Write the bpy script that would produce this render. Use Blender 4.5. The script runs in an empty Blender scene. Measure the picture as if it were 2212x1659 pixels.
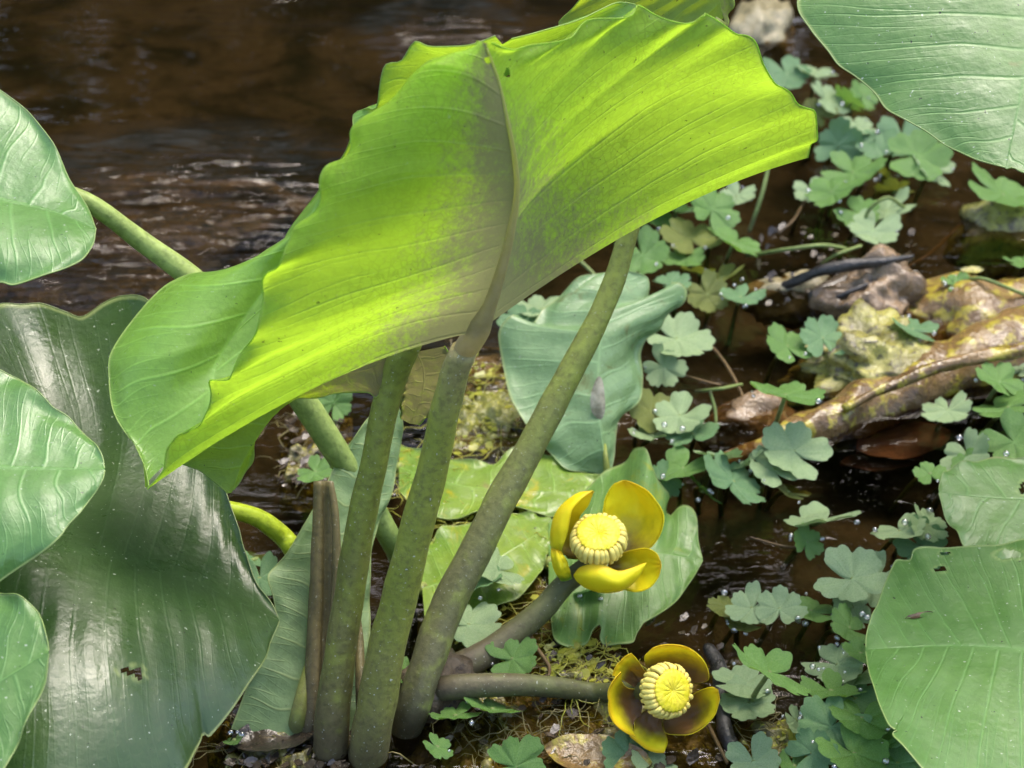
import bpy, bmesh, math, random
import numpy as np
from mathutils import Vector, Matrix, noise

# ------------------------------------------------------------------ camera, sky, sun, exposure
R = math.radians
scene = bpy.context.scene
CAM_H, PITCH, LENS = 0.42, R(35), 60.0
cam_data = bpy.data.cameras.new("camera"); cam = bpy.data.objects.new("camera", cam_data)
scene.collection.objects.link(cam); scene.camera = cam
cam.location = (0, 0, CAM_H); cam.rotation_euler = (R(90) - PITCH, 0, 0)
cam_data.lens = LENS; cam_data.sensor_width = 36; cam_data.clip_start = 0.01; cam_data.clip_end = 400
cam_data.dof.use_dof = True; cam_data.dof.focus_distance = 0.53; cam_data.dof.aperture_fstop = 20

SUN_EL, SUN_AZ = R(60), R(26)            # azimuth measured from +Y (away from camera) towards +X
world = bpy.data.worlds.new("World"); scene.world = world; world.use_nodes = True
wn = world.node_tree.nodes; wl = world.node_tree.links
bg = wn["Background"]; sky = wn.new("ShaderNodeTexSky"); sky.sky_type = 'NISHITA'; sky.sun_disc = False
sky.dust_density = 4.0; sky.ozone_density = 0.4; sky.sun_elevation = SUN_EL; sky.sun_rotation = SUN_AZ
wl.new(sky.outputs[0], bg.inputs[0]); bg.inputs[1].default_value = 0.15
sun_d = bpy.data.lights.new("sun", 'SUN'); sun = bpy.data.objects.new("sun", sun_d)
scene.collection.objects.link(sun)
sun_d.energy = 1.5; sun_d.angle = R(38); sun_d.color = (1.0, 0.95, 0.86)
sd = Vector((math.sin(SUN_AZ) * math.cos(SUN_EL), math.cos(SUN_AZ) * math.cos(SUN_EL), math.sin(SUN_EL)))
sun.rotation_euler = sd.to_track_quat('Z', 'Y').to_euler()
scene.view_settings.view_transform = 'Standard'; scene.view_settings.look = 'None'
scene.view_settings.exposure = 1.95; scene.view_settings.gamma = 1.0
scene.render.engine = 'CYCLES'
scene.cycles.use_denoising = True; scene.cycles.use_adaptive_sampling = True; scene.cycles.adaptive_threshold = 0.02
scene.cycles.max_bounces = 6; scene.cycles.transparent_max_bounces = 8
scene.cycles.caustics_reflective = False; scene.cycles.caustics_refractive = False

# ------------------------------------------------------------------ helpers
FPX = 2212 * LENS / 36.0
SP, CP = math.sin(PITCH), math.cos(PITCH)
rng = random.Random(7)
col = scene.collection
CR, CU, CB = Vector((1, 0, 0)), Vector((0, SP, CP)), Vector((0, -CP, SP))

def P(x, y, d):
    """point seen at (x, y) of a 2212x1659 frame; d >= 0.3 is a distance, smaller is a height above the water"""
    a = (x - 1106) / FPX; b = (829.5 - y) / FPX
    r = Vector((a, CP + b * SP, -SP + b * CP))
    if d < 0.3:
        d = (d - CAM_H) / r.z
    return Vector((0, 0, CAM_H)) + r * d

def depth_of(v):
    return -(v - Vector((0, 0, CAM_H))).dot(CB)

def tag(o, label, cat, group=None):
    o['label'] = label; o['category'] = cat
    if group: o['group'] = group
    return o

def thing(name, label, cat, loc, group=None):
    o = bpy.data.objects.new(name, None); col.objects.link(o)
    o.location = loc; o.empty_display_size = 0.01
    return tag(o, label, cat, group)

def link_mesh(name, me, mat, parent=None, kind=None):
    o = bpy.data.objects.new(name, me); col.objects.link(o)
    if mat: 
        if len(me.materials) == 0: me.materials.append(mat)
    if parent:
        o.parent = parent
        if parent.parent is None: o.matrix_parent_inverse = Matrix.Translation(-parent.location)   # mesh parts keep world coordinates
    if kind: o['kind'] = kind
    return o

def mesh_from(name, verts, faces, smooth=True, attrs=None):
    me = bpy.data.meshes.new(name); me.from_pydata([tuple(v) for v in verts], [], faces)
    if smooth: me.polygons.foreach_set('use_smooth', [True] * len(me.polygons))
    for k, vals in (attrs or {}).items():
        a = me.attributes.new(k, 'FLOAT', 'POINT'); a.data.foreach_set('value', np.asarray(vals, dtype=np.float32))
    me.update()
    return me

def resample(pts, n, gamma=1.0):
    """Catmull-Rom through pts (arrays), sampled n times evenly by arc length ** gamma"""
    p = np.array(pts, float)
    if len(p) == 2:
        t = np.linspace(0, 1, n)[:, None] ** gamma
        return p[0] * (1 - t) + p[1] * t
    q = np.vstack([2 * p[0] - p[1], p, 2 * p[-1] - p[-2]])
    out = []
    for i in range(1, len(q) - 2):
        t = np.linspace(0, 1, 24, endpoint=False)[:, None]
        a, b, c, d = q[i - 1], q[i], q[i + 1], q[i + 2]
        s = 0.42
        m1, m2 = s * (c - a), s * (d - b)
        out.append((2 * t**3 - 3 * t**2 + 1) * b + (t**3 - 2 * t**2 + t) * m1 + (-2 * t**3 + 3 * t**2) * c + (t**3 - t**2) * m2)
    out.append(q[-2][None, :]); f = np.vstack(out)
    L = np.concatenate([[0], np.cumsum(np.linalg.norm(np.diff(f, axis=0), axis=1))]); L /= L[-1]
    tt = np.linspace(0, 1, n) ** gamma
    return np.stack([np.interp(tt, L, f[:, k]) for k in range(p.shape[1])], 1)

def tube(path, radii, sides=12, cap=True, groove=0.0, seed=0, rough=0.0):
    """path: list of Vectors, radii list; returns verts, faces, along"""
    pts = np.array([tuple(p) for p in path]); n = len(pts)
    verts, faces, along = [], [], []
    tang = np.gradient(pts, axis=0); tang /= np.linalg.norm(tang, axis=1)[:, None] + 1e-12
    ref = np.array([0.31, -0.93, 0.2])
    for i in range(n):
        t = tang[i]; u = ref - t * ref.dot(t); u /= np.linalg.norm(u); w = np.cross(t, u); ref = u
        for k in range(sides):
            a = 2 * math.pi * k / sides
            r = radii[i] * (1 - groove * max(0, math.cos(a)) ** 12)
            if rough:
                r *= 1 + rough * noise.noise(Vector(pts[i]) * 90 + Vector((math.cos(a), math.sin(a), seed)) * 1.3)
            verts.append(pts[i] + (u * math.cos(a) + w * math.sin(a)) * r); along.append(i / (n - 1))
    for i in range(n - 1):
        for k in range(sides):
            k2 = (k + 1) % sides
            faces.append((i * sides + k, i * sides + k2, (i + 1) * sides + k2, (i + 1) * sides + k))
    if cap:
        faces.append(tuple(range(sides))[::-1]); faces.append(tuple((n - 1) * sides + k for k in range(sides)))
    return verts, faces, along

def stem_pts(pts, n=40):
    """pts: (x, y, d, width_px) -> path, radii"""
    ctrl = []
    for x, y, d, w in pts:
        v = P(x, y, d); ctrl.append((*v, w * 0.5 * depth_of(v) / FPX))
    s = resample(ctrl, n); w = rng.random() * 50
    return [Vector(r[:3]) + noise.noise_vector(Vector(r[:3]) * 28 + Vector((w, 0, 0))) * .0011 for r in s], [r[3] for r in s]

def stem(name, pts, mat, parent=None, n=48, sides=14, groove=0.0, rough=0.10):
    path, rad = stem_pts(pts, n)
    v, f, al = tube(path, rad, sides, True, groove, rng.random() * 9, rough)
    return link_mesh(name, mesh_from(name, v, f, True, {'along': al}), mat, parent)

# ------------------------------------------------------------------ material builder
class NT:
    def __init__(s, name):
        s.m = bpy.data.materials.new(name); s.m.use_nodes = True
        s.n = s.m.node_tree.nodes; s.l = s.m.node_tree.links; s.n.clear()
        s.out = s.n.new('ShaderNodeOutputMaterial')
        s.co = s.n.new('ShaderNodeTexCoord').outputs['Object']
    def node(s, t, **kw):
        x = s.n.new(t)
        for k, v in kw.items(): setattr(x, k, v)
        return x
    def set(s, sock, v):
        if hasattr(v, 'links') or isinstance(v, bpy.types.NodeSocket): s.l.new(v, sock)
        else:
            if isinstance(v, (tuple, list)) and len(v) == 3 and sock.type == 'RGBA': v = (*v, 1)
            sock.default_value = v
    def noise(s, scale, detail=3, rough=.55, dist=0.0, vec=None):
        x = s.node('ShaderNodeTexNoise'); s.set(x.inputs['Vector'], vec or s.co)
        x.inputs['Scale'].default_value = scale; x.inputs['Detail'].default_value = detail
        x.inputs['Roughness'].default_value = rough; x.inputs['Distortion'].default_value = dist
        return x.outputs['Fac']
    def vor(s, scale, feature='DISTANCE_TO_EDGE', vec=None, out='Distance', rnd=1.0):
        x = s.node('ShaderNodeTexVoronoi', feature=feature); s.set(x.inputs['Vector'], vec or s.co)
        x.inputs['Scale'].default_value = scale; x.inputs['Randomness'].default_value = rnd
        return x.outputs[out]
    def attr(s, name):
        return s.node('ShaderNodeAttribute', attribute_name=name).outputs['Fac']
    def ramp(s, f, lo, hi, a=0.0, b=1.0):
        x = s.node('ShaderNodeMapRange'); x.clamp = True; x.interpolation_type = 'SMOOTHSTEP'
        s.set(x.inputs[0], f); x.inputs[1].default_value = lo; x.inputs[2].default_value = hi
        x.inputs[3].default_value = a; x.inputs[4].default_value = b
        return x.outputs[0]
    def math(s, op, a, b=0.0):
        x = s.node('ShaderNodeMath', operation=op); s.set(x.inputs[0], a); s.set(x.inputs[1], b)
        return x.outputs[0]
    def mix(s, f, a, b, blend='MIX'):
        x = s.node('ShaderNodeMix', data_type='RGBA', blend_type=blend)
        s.set(x.inputs[0], f); s.set(x.inputs[6], a); s.set(x.inputs[7], b)
        return x.outputs[2]
    def bump(s, h, dist, strength=1.0, normal=None):
        x = s.node('ShaderNodeBump'); s.set(x.inputs['Height'], h)
        x.inputs['Distance'].default_value = dist; x.inputs['Strength'].default_value = strength
        if normal: s.l.new(normal, x.inputs['Normal'])
        return x.outputs[0]
    def principled(s, color, rough=.5, spec=.5, normal=None, coat=0.0, coat_rough=.1):
        x = s.node('ShaderNodeBsdfPrincipled'); s.set(x.inputs['Base Color'], color)
        s.set(x.inputs['Roughness'], rough); s.set(x.inputs['Specular IOR Level'], spec)
        x.inputs['Coat Weight'].default_value = coat; x.inputs['Coat Roughness'].default_value = coat_rough
        if normal: s.l.new(normal, x.inputs['Normal'])
        return x.outputs[0]
    def translucent(s, color, normal=None):
        x = s.node('ShaderNodeBsdfTranslucent'); s.set(x.inputs['Color'], color)
        if normal: s.l.new(normal, x.inputs['Normal'])
        return x.outputs[0]
    def mixs(s, f, a, b):
        x = s.node('ShaderNodeMixShader'); s.set(x.inputs[0], f); s.l.new(a, x.inputs[1]); s.l.new(b, x.inputs[2])
        return x.outputs[0]
    def done(s, sh):
        s.l.new(sh, s.out.inputs[0]); return s.m

def leaf_mat(name, c1, c2, tr, trf=.35, rough=.35, vein=None, stain_shade=None, net=.35, speck=.5, fine=260, spec=.45, netscale=420, blotch=None, veins=.5):
    t = NT(name)
    big = t.noise(22, 3); mid = t.noise(fine, 3, .65)
    c = t.mix(t.ramp(big, .3, .7), c1, c2)
    c = t.mix(t.ramp(mid, .25, .8, 0, .35), c, [x * .6 for x in c1])
    wv = t.node('ShaderNodeVectorMath', operation='ADD')
    nz = t.node('ShaderNodeTexNoise'); nz.inputs['Scale'].default_value = 120; t.l.new(t.co, nz.inputs['Vector'])
    sc = t.node('ShaderNodeVectorMath', operation='SCALE'); t.l.new(nz.outputs['Color'], sc.inputs[0]); sc.inputs['Scale'].default_value = .006
    t.l.new(t.co, wv.inputs[0]); t.l.new(sc.outputs[0], wv.inputs[1])
    ed = t.vor(netscale, vec=wv.outputs[0])
    netf = t.ramp(ed, 0.0, .12, net * .8, 0.0)
    netf = t.math('MULTIPLY', netf, t.ramp(t.noise(35, 2), .3, .65))
    ph = t.math('ADD', t.attr('phase'), t.math('MULTIPLY', t.math('SUBTRACT', t.noise(28, 2), .5), .22)); sa = t.attr('out')
    def line(p, w):
        d = t.math('ABSOLUTE', t.math('SUBTRACT', t.math('FRACT', t.math('ADD', p, .5)), .5))
        q = t.node('ShaderNodeMapRange'); q.clamp = True; q.interpolation_type = 'SMOOTHSTEP'
        t.set(q.inputs[0], d); q.inputs[1].default_value = 0.0; t.set(q.inputs[2], w); q.inputs[3].default_value = 1.0; q.inputs[4].default_value = 0.0
        return q.outputs[0]
    w1_ = t.math('ADD', t.math('MULTIPLY', sa, -.075), .095)
    l1 = t.math('MULTIPLY', line(ph, w1_), t.ramp(sa, .80, .98, 1.0, .15))
    l2 = t.math('MULTIPLY', line(t.math('ADD', t.math('MULTIPLY', ph, 2.0), t.math('MULTIPLY', sa, .5)), .07), t.math('MULTIPLY', t.ramp(sa, .40, .6), .6))
    l3 = t.math('MULTIPLY', line(t.math('SUBTRACT', t.math('MULTIPLY', ph, 4.0), t.math('MULTIPLY', sa, 1.3)), .10), t.math('MULTIPLY', t.ramp(sa, .2, .5), .25))
    va = t.math('MAXIMUM', t.math('MAXIMUM', t.attr('vein'), l1), t.math('MAXIMUM', l2, l3))
    va = t.math('MULTIPLY', va, veins)
    vcol = vein or tuple(min(1, x * 1.6 + .02) for x in c1)
    trc = tr
    c = t.mix(netf, c, [x * .45 for x in c1]); trc = t.mix(netf, trc, [x * .62 for x in tr])
    c = t.mix(t.math('MULTIPLY', va, .85), c, vcol); trc = t.mix(t.math('MULTIPLY', va, .5), trc, [min(1, x * 1.2 + .04) for x in tr])
    trc = t.mix(t.ramp(mid, .3, .75, 0, .4), trc, [x * .72 for x in tr])
    # dust and bites
    sp = t.ramp(t.noise(900, 2, .4), .71, .76, 0, speck); c = t.mix(sp, c, (.45, .5, .38))
    dk = t.ramp(t.noise(640, 2, .5), .715, .76, 0, min(1, speck * 1.3)); c = t.mix(dk, c, (.02, .025, .012)); trc = t.mix(dk, trc, (.03, .05, .01))
    rgh = t.ramp(t.noise(60, 4), .3, .7, rough * .8, rough * 1.35)
    if blotch:
        bf = t.ramp(t.noise(48, 5, .7, 1.0), .56, .68); c = t.mix(bf, c, blotch); trc = t.mix(bf, trc, [x * .5 for x in blotch])
    fac = trf
    if stain_shade:
        st = t.attr('stain_shade')
        g = t.noise(520, 5, .75)
        g2 = t.noise(95, 3, .6)
        st2 = t.ramp(t.math('ADD', st, t.math('ADD', t.math('MULTIPLY', t.math('SUBTRACT', g, .5), 1.5), t.math('MULTIPLY', t.math('SUBTRACT', g2, .5), .8))), .10, 1.05)
        st3 = t.math('MULTIPLY', st2, .85)
        c = t.mix(st3, c, stain_shade); trc = t.mix(st3, trc, [x * 1.5 for x in stain_shade])
    rim = t.attr('rim'); c = t.mix(rim, c, (.40, .46, .16))
    nb = t.bump(t.noise(fine * 1.6, 2), .00030, .6)
    nb = t.bump(t.noise(130, 2), .0005, .45, nb)
    nb = t.bump(va, .0004, .6, nb)
    br = t.ramp(t.math('ADD', t.noise(30, 4, .7), t.math('MULTIPLY', rim, .12)), .70, .78, 0, .6); c = t.mix(br, c, (.20, .15, .06))
    return t.done(t.mixs(fac, t.principled(c, rgh, spec, nb), t.translucent(trc, nb)))

def stalk_mat(name, lo, hi, dust=.5, rough=.45, mud=True):
    t = NT(name); al = t.attr('along')
    f = t.math('ADD', al, t.math('MULTIPLY', t.math('SUBTRACT', t.noise(60, 3), .5), .5))
    c = t.mix(t.ramp(f, .1, .75), lo, hi)
    if mud: c = t.mix(t.ramp(f, .17, .05, 0, .75), c, (.035, .026, .016))
    c = t.mix(t.ramp(t.noise(420, 4, .7), .42, .72, 0, .5), c, [x * .42 for x in lo])
    c = t.mix(t.ramp(t.noise(120, 3, .6), .5, .7, 0, .35), c, [min(1, x * 1.6) for x in hi])
    c = t.mix(t.ramp(t.noise(1000, 2, .4), .69, .74, 0, dust), c, (.5, .52, .42))
    nb = t.bump(t.noise(500, 4), .0005, .6)
    return t.done(t.mixs(.14, t.principled(c, rough, .25, nb), t.translucent(hi, nb)))

# ------------------------------------------------------------------ materials
M = {}
M['main'] = leaf_mat('leaf_underside_lime', (.30, .48, .05), (.34, .53, .06), (.50, .78, .04), .64, .5, vein=(.36, .5, .12), stain_shade=(.19, .165, .105), net=.6, speck=.5, spec=.3)
M['back'] = leaf_mat('leaf_fresh_green', (.17, .34, .055), (.22, .40, .065), (.42, .64, .03), .42, .30, net=.25, speck=.4, stain_shade=(.085, .075, .035))
M['lobe'] = leaf_mat('leaf_underside_olive', (.15, .27, .03), (.2, .32, .04), (.5, .66, .03), .6, .45, stain_shade=(.20, .165, .09), net=.3)
M['glossy'] = leaf_mat('leaf_glossy_green', (.09, .20, .05), (.12, .25, .065), (.2, .4, .05), .28, .34, net=.2, speck=.55, spec=.55)
M['dark'] = leaf_mat('leaf_dark_green_plus_shade', (.034, .072, .020), (.050, .095, .026), (.11, .20, .022), .22, .30, net=.15, speck=.8, spec=.5, veins=.22)  # darker leaf, albedo lowered further in place of the lime leaf's shadow
M['right'] = leaf_mat('leaf_mid_green', (.075, .175, .038), (.105, .215, .05), (.2, .4, .05), .30, .40, net=.15, speck=.8, spec=.5)
M['pale'] = leaf_mat('leaf_pale_underside', (.18, .29, .13), (.23, .34, .14), (.34, .46, .10), .40, .5, net=.25, speck=.3, vein=(.34, .4, .14))
M['water'] = leaf_mat('leaf_floating', (.11, .22, .045), (.16, .29, .065), (.24, .42, .06), .28, .36, net=.2, speck=.6, blotch=(.26, .33, .03))
M['silver'] = leaf_mat('leaf_silvery', (.15, .26, .11), (.21, .33, .15), (.24, .42, .08), .28, .32, net=.25, speck=.8, blotch=(.14, .17, .05))
M['algal'] = leaf_mat('leaf_algae_covered', (.13, .23, .03), (.21, .29, .035), (.22, .36, .03), .2, .3, net=.3, speck=1.0, blotch=(.30, .29, .02))
M['penny'] = leaf_mat('pennywort_green', (.11, .24, .055), (.19, .35, .085), (.24, .46, .06), .30, .22, net=.2, speck=.25, netscale=420)
M['penny_b'] = leaf_mat('pennywort_bluish', (.12, .24, .10), (.18, .32, .14), (.16, .34, .09), .25, .22, net=.2, speck=.2, netscale=420)
M['penny_p'] = leaf_mat('pennywort_pale', (.25, .37, .16), (.36, .47, .25), (.22, .36, .12), .25, .28, net=.25, speck=.3, netscale=420)
M['penny_y'] = leaf_mat('pennywort_olive', (.13, .17, .03), (.19, .22, .04), (.26, .3, .03), .25, .4, net=.3, speck=.6, netscale=420)
M['stalk'] = stalk_mat('stalk_brown_green', (.13, .105, .055), (.20, .235, .04), .7)
t = NT('stalk_green_brown_top'); al = t.attr('along')
f = t.math('ADD', al, t.math('MULTIPLY', t.math('SUBTRACT', t.noise(60, 3), .5), .35))
c = t.mix(t.ramp(f, .1, .6), (.13, .105, .055), (.22, .25, .04)); c = t.mix(t.ramp(f, .84, 1.08), c, (.24, .20, .09)); c = t.mix(t.ramp(f, .17, .05, 0, .75), c, (.035, .026, .016))
c = t.mix(t.ramp(t.noise(420, 4, .7), .42, .72, 0, .5), c, (.06, .05, .03)); c = t.mix(t.ramp(t.noise(1000, 2, .4), .69, .74, 0, .7), c, (.5, .52, .42))
M['stalk_top'] = t.done(t.principled(c, .5, .25, t.bump(t.noise(500, 4), .0005, .6)))
M['stalk2'] = stalk_mat('stalk_olive', (.13, .125, .06), (.20, .24, .045), .35)
M['stalk_light'] = stalk_mat('stalk_light_green', (.17, .25, .06), (.28, .36, .10), .2)
M['stalk_lime'] = stalk_mat('stalk_lime', (.24, .34, .02), (.40, .5, .03), .1, .3)
M['stalk_dark'] = stalk_mat('flower_stalk', (.12, .09, .06), (.10, .11, .04), .6, .5)
M['stalk_dry'] = stalk_mat('stalk_withered', (.10, .085, .05), (.13, .11, .045), .4)
M['runner'] = stalk_mat('runner_green', (.12, .17, .05), (.2, .26, .08), .1)
M['root'] = stalk_mat('runner_brown', (.10, .065, .03), (.14, .09, .035), .1)

def sepal_mat(name, inner_base, b0=.30, b1=.66, g0=.60, g1=.92):
    t = NT(name); u = t.attr('u'); inn = t.attr('inner')
    n1 = t.noise(260, 4, .6)
    yel = t.mix(t.ramp(t.noise(120, 3), .35, .65), (.90, .76, .012), (.92, .84, .02))
    f = t.math('ADD', u, t.math('MULTIPLY', t.math('SUBTRACT', n1, .5), .30))
    ci = t.mix(t.ramp(f, g0, g1), (.48, .44, .015), yel)
    ci = t.mix(t.ramp(f, b0, b1), inner_base, ci)
    co = t.mix(t.ramp(f, .06, .3), (.14, .30, .02), yel)
    edge = t.attr('edge')
    c = t.mix(inn, co, ci)
    c = t.mix(t.math('MULTIPLY', t.ramp(edge, .82, 1.0), .75), c, (.82, .52, .02))
    # fine longitudinal streaks
    nb = t.bump(t.noise(380, 3), .0004, .5)
    return t.done(t.mixs(.30, t.principled(c, .42, .3, nb), t.translucent((.85, .66, .015), nb)))
M['sepal'] = sepal_mat('sepal_yellow', (.10, .07, .02), .10, .42, .30, .64)
M['sepal2'] = sepal_mat('sepal_yellow_brown', (.085, .045, .028), .40, .80, .62, .95)

def simple(name, a, b, scale, rough=.5, spec=.4, bumpd=.0004, trf=0.0, bscale=None, thr=(.35, .65), coat=0.0):
    t = NT(name); c = t.mix(t.ramp(t.noise(scale, 4, .6), *thr), a, b)
    nb = t.bump(t.noise(bscale or scale * 2, 4, .65), bumpd, .8)
    s = t.principled(c, rough, spec, nb, coat)
    if trf: s = t.mixs(trf, s, t.translucent(b, nb))
    return t.done(s)
M['stigma'] = simple('stigma_yellow', (.74, .66, .02), (.84, .70, .05), 300, .4, .4, .0005, .12)
M['ovary'] = simple('ovary_green', (.35, .36, .05), (.5, .42, .06), 200, .4)
t = NT('stamen_cream'); al = t.attr('along')
M['stamen'] = t.done(t.mixs(.15, t.principled(t.mix(t.ramp(al, .0, .32), (.78, .42, .05), (.88, .74, .18)), .5, .3, t.bump(t.noise(700, 3), .0003, .6)), t.translucent((.8, .66, .2))))

# ------------------------------------------------------------------ stream bed and water
def axis_coords(lo, hi, c, n, fine):
    s = np.linspace(-1, 1, n); k = 5.0
    f = np.sinh(k * s) / math.sinh(k)
    return c + np.where(s < 0, f * (c - lo), f * (hi - c))
BX = axis_coords(-60, 60, 0.02, 230, 0); BY = axis_coords(-40, 120, 0.62, 230, 0)
def bed_z(x, y):
    z = -0.038 + 0.010 * noise.noise(Vector((x * 7, y * 7, 0))) + 0.007 * noise.noise(Vector((x * 23, y * 23, 4)))
    if -1 < x < 1 and 0 < y < 1.6: z += 0.003 * noise.noise(Vector((x * 80, y * 80, 9)))
    far = max(0, y - 2.3 - .25 * noise.noise(Vector((x * .9, 0, 7))))
    z += min(1.5, far * .7) + (0.08 * noise.noise(Vector((x * .4, y * .4, 2))) if far > 0 else 0)
    near = max(0, -0.05 - y); z += min(.35, near * .5)
    return z
verts = [(x, y, bed_z(x, y)) for y in BY for x in BX]
nx = len(BX)
faces = [(j * nx + i, j * nx + i + 1, (j + 1) * nx + i + 1, (j + 1) * nx + i) for j in range(len(BY) - 1) for i in range(nx - 1)]
t = NT('stream_mud')
n1 = t.noise(16, 5, .6, .6); n2 = t.noise(48, 4, .6); n3 = t.noise(300, 3, .6)
c = t.mix(t.ramp(n1, .36, .60), (.014, .016, .010), (.060, .052, .035))
c = t.mix(t.ramp(n2, .56, .72, 0, .8), c, (.012, .012, .007))
c = t.mix(t.ramp(n2, .42, .26, 0, .45), c, (.075, .060, .036))
c = t.mix(t.ramp(n3, .45, .75, 0, .4), c, (.014, .010, .006))
M['mud'] = t.done(t.principled(c, .9, .1, t.bump(n2, .006, .6, t.bump(n3, .001, .6))))
bed = link_mesh('stream_bed', mesh_from('stream_bed', verts, faces), M['mud'], None, 'structure')

t = NT('stream_water')
mp = t.node('ShaderNodeMapping'); t.l.new(t.co, mp.inputs[0]); mp.inputs['Scale'].default_value = (.42, 1.5, 1); mp.inputs['Rotation'].default_value = (0, 0, R(12))
w1 = t.noise(50, 1, .45, 1.2, mp.outputs[0]); w2 = t.noise(15, 2, .5, .3, mp.outputs[0]); w3 = t.noise(130, 2, .5, .5, mp.outputs[0])
calm = t.ramp(t.noise(5.0, 2), .42, .70, .06, .45)
vd = t.node('ShaderNodeVectorMath', operation='DISTANCE'); t.l.new(t.co, vd.inputs[0]); vd.inputs[1].default_value = tuple(P(330, 540, 0.0))
vd2 = t.node('ShaderNodeVectorMath', operation='DISTANCE'); t.l.new(t.co, vd2.inputs[0]); vd2.inputs[1].default_value = tuple(P(1010, 840, 0.0))
vd3 = t.node('ShaderNodeVectorMath', operation='DISTANCE'); t.l.new(t.co, vd3.inputs[0]); vd3.inputs[1].default_value = tuple(P(950, 70, 0.0))
riff = t.math('ADD', t.ramp(vd3.outputs['Value'], .02, .06, 2.0, 0.0), t.ramp(vd.outputs['Value'], .04, .15, 4.0, 0.0)); riff = t.math('ADD', riff, t.ramp(vd2.outputs['Value'], .02, .08, 2.5, 0.0))
calm = t.math('ADD', calm, riff)
hgt = t.math('MULTIPLY', t.math('ADD', t.math('ADD', w1, t.math('MULTIPLY', w2, 1.6)), t.math('MULTIPLY', w3, .22)), calm)
wb = t.bump(hgt, .0055, 1.0)
gl = t.node('ShaderNodeBsdfGlossy'); gl.inputs['Roughness'].default_value = .02; gl.inputs['Color'].default_value = (1, 1, 1, 1); t.l.new(wb, gl.inputs['Normal'])
trn = t.node('ShaderNodeBsdfTransparent'); trn.inputs['Color'].default_value = (.62, .52, .36, 1)
fr = t.node('ShaderNodeFresnel'); fr.inputs['IOR'].default_value = 1.33; t.l.new(wb, fr.inputs['Normal'])
M['stream_water'] = t.done(t.mixs(fr.outputs[0], trn.outputs[0], gl.outputs[0]))
wv = [(-40, -1.2, 0), (40, -1.2, 0), (40, 3.6, 0), (-40, 3.6, 0)]
link_mesh('stream_water', mesh_from('stream_water', wv, [(0, 1, 2, 3)]), M['stream_water'], None, 'structure')

# ------------------------------------------------------------------ wooded far bank (mirrored in the water)
t = NT('tree_foliage'); oi = t.node('ShaderNodeObjectInfo').outputs['Random']
gcol = t.mix(t.noise(1.5, 2), (.035, .07, .015), (.08, .12, .02))
M['tree_leaf'] = t.done(t.mixs(.35, t.principled(gcol, .5, .3), t.translucent((.20, .26, .02))))
M['bark'] = simple('tree_bark', (.05, .035, .022), (.10, .075, .05), 12, .9, .1, .01)
def tree(x, y, h, rad, seed, label):
    rr = random.Random(seed); z0 = bed_z(x, y) - .05
    root = thing('bank_tree', label, 'tree', (x, y, z0), 'trees along the far bank')
    pts = [Vector((x, y, z0)), Vector((x + rr.uniform(-.1, .1), y, z0 + h * .35)), Vector((x + rr.uniform(-.3, .3), y + rr.uniform(-.2, .2), z0 + h * .9))]
    s = resample([tuple(p) for p in pts], 14)
    v, f, al = tube([Vector(p) for p in s], [.13 * (1 - .8 * i / 13) for i in range(14)], 9)
    V, F = list(v), list(f)
    for k in range(9):
        b = Vector(s[rr.randint(4, 12)]); a = rr.uniform(0, 6.28)
        e = b + Vector((math.cos(a) * rad * .8, math.sin(a) * rad * .8, rr.uniform(.1, .9)))
        v, f, al = tube([b, (b + e) / 2 + Vector((0, 0, .15)), e], [.045, .03, .01], 6)
        o = len(V); V += list(v); F += [tuple(i + o for i in q) for q in f]
    link_mesh('trunk', mesh_from('trunk', V, F), M['bark'], root)
    V, F = [], []
    clumps = [(Vector((x + rr.gauss(0, rad * .5), y + rr.gauss(0, rad * .5), z0 + h * rr.uniform(.10, 1.0))), rr.uniform(.25, .6) * rad * .55) for _ in range(46)]
    for c, cr in clumps:
        for k in range(150):
            p = c + Vector((rr.gauss(0, 1), rr.gauss(0, 1), rr.gauss(0, .7))) * cr * .6
            a = Vector((rr.gauss(0, 1), rr.gauss(0, 1), rr.gauss(0, .6))).normalized(); b = a.orthogonal().normalized()
            l = rr.uniform(.06, .11); o = len(V)
            V += [p - a * l, p + b * l * .5, p + a * l, p - b * l * .5]; F.append((o, o + 1, o + 2, o + 3))
    link_mesh('crown', mesh_from('crown', V, F, False), M['tree_leaf'], root)
for i, (x, y, h, r_) in enumerate([(-3.4, 4.3, 2.9, 1.7), (-1.5, 3.9, 2.6, 1.5), (.25, 4.4, 3.1, 1.6), (1.9, 4.0, 2.5, 1.5), (3.6, 4.5, 3.0, 1.8), (-2.4, 5.8, 4.4, 2.0), (.9, 6.1, 4.6, 2.1), (3.0, 6.3, 4.2, 2.0)]):
    tree(x, y, h, r_, 40 + i, 'leafy tree overhanging the stream from the far bank')

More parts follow.
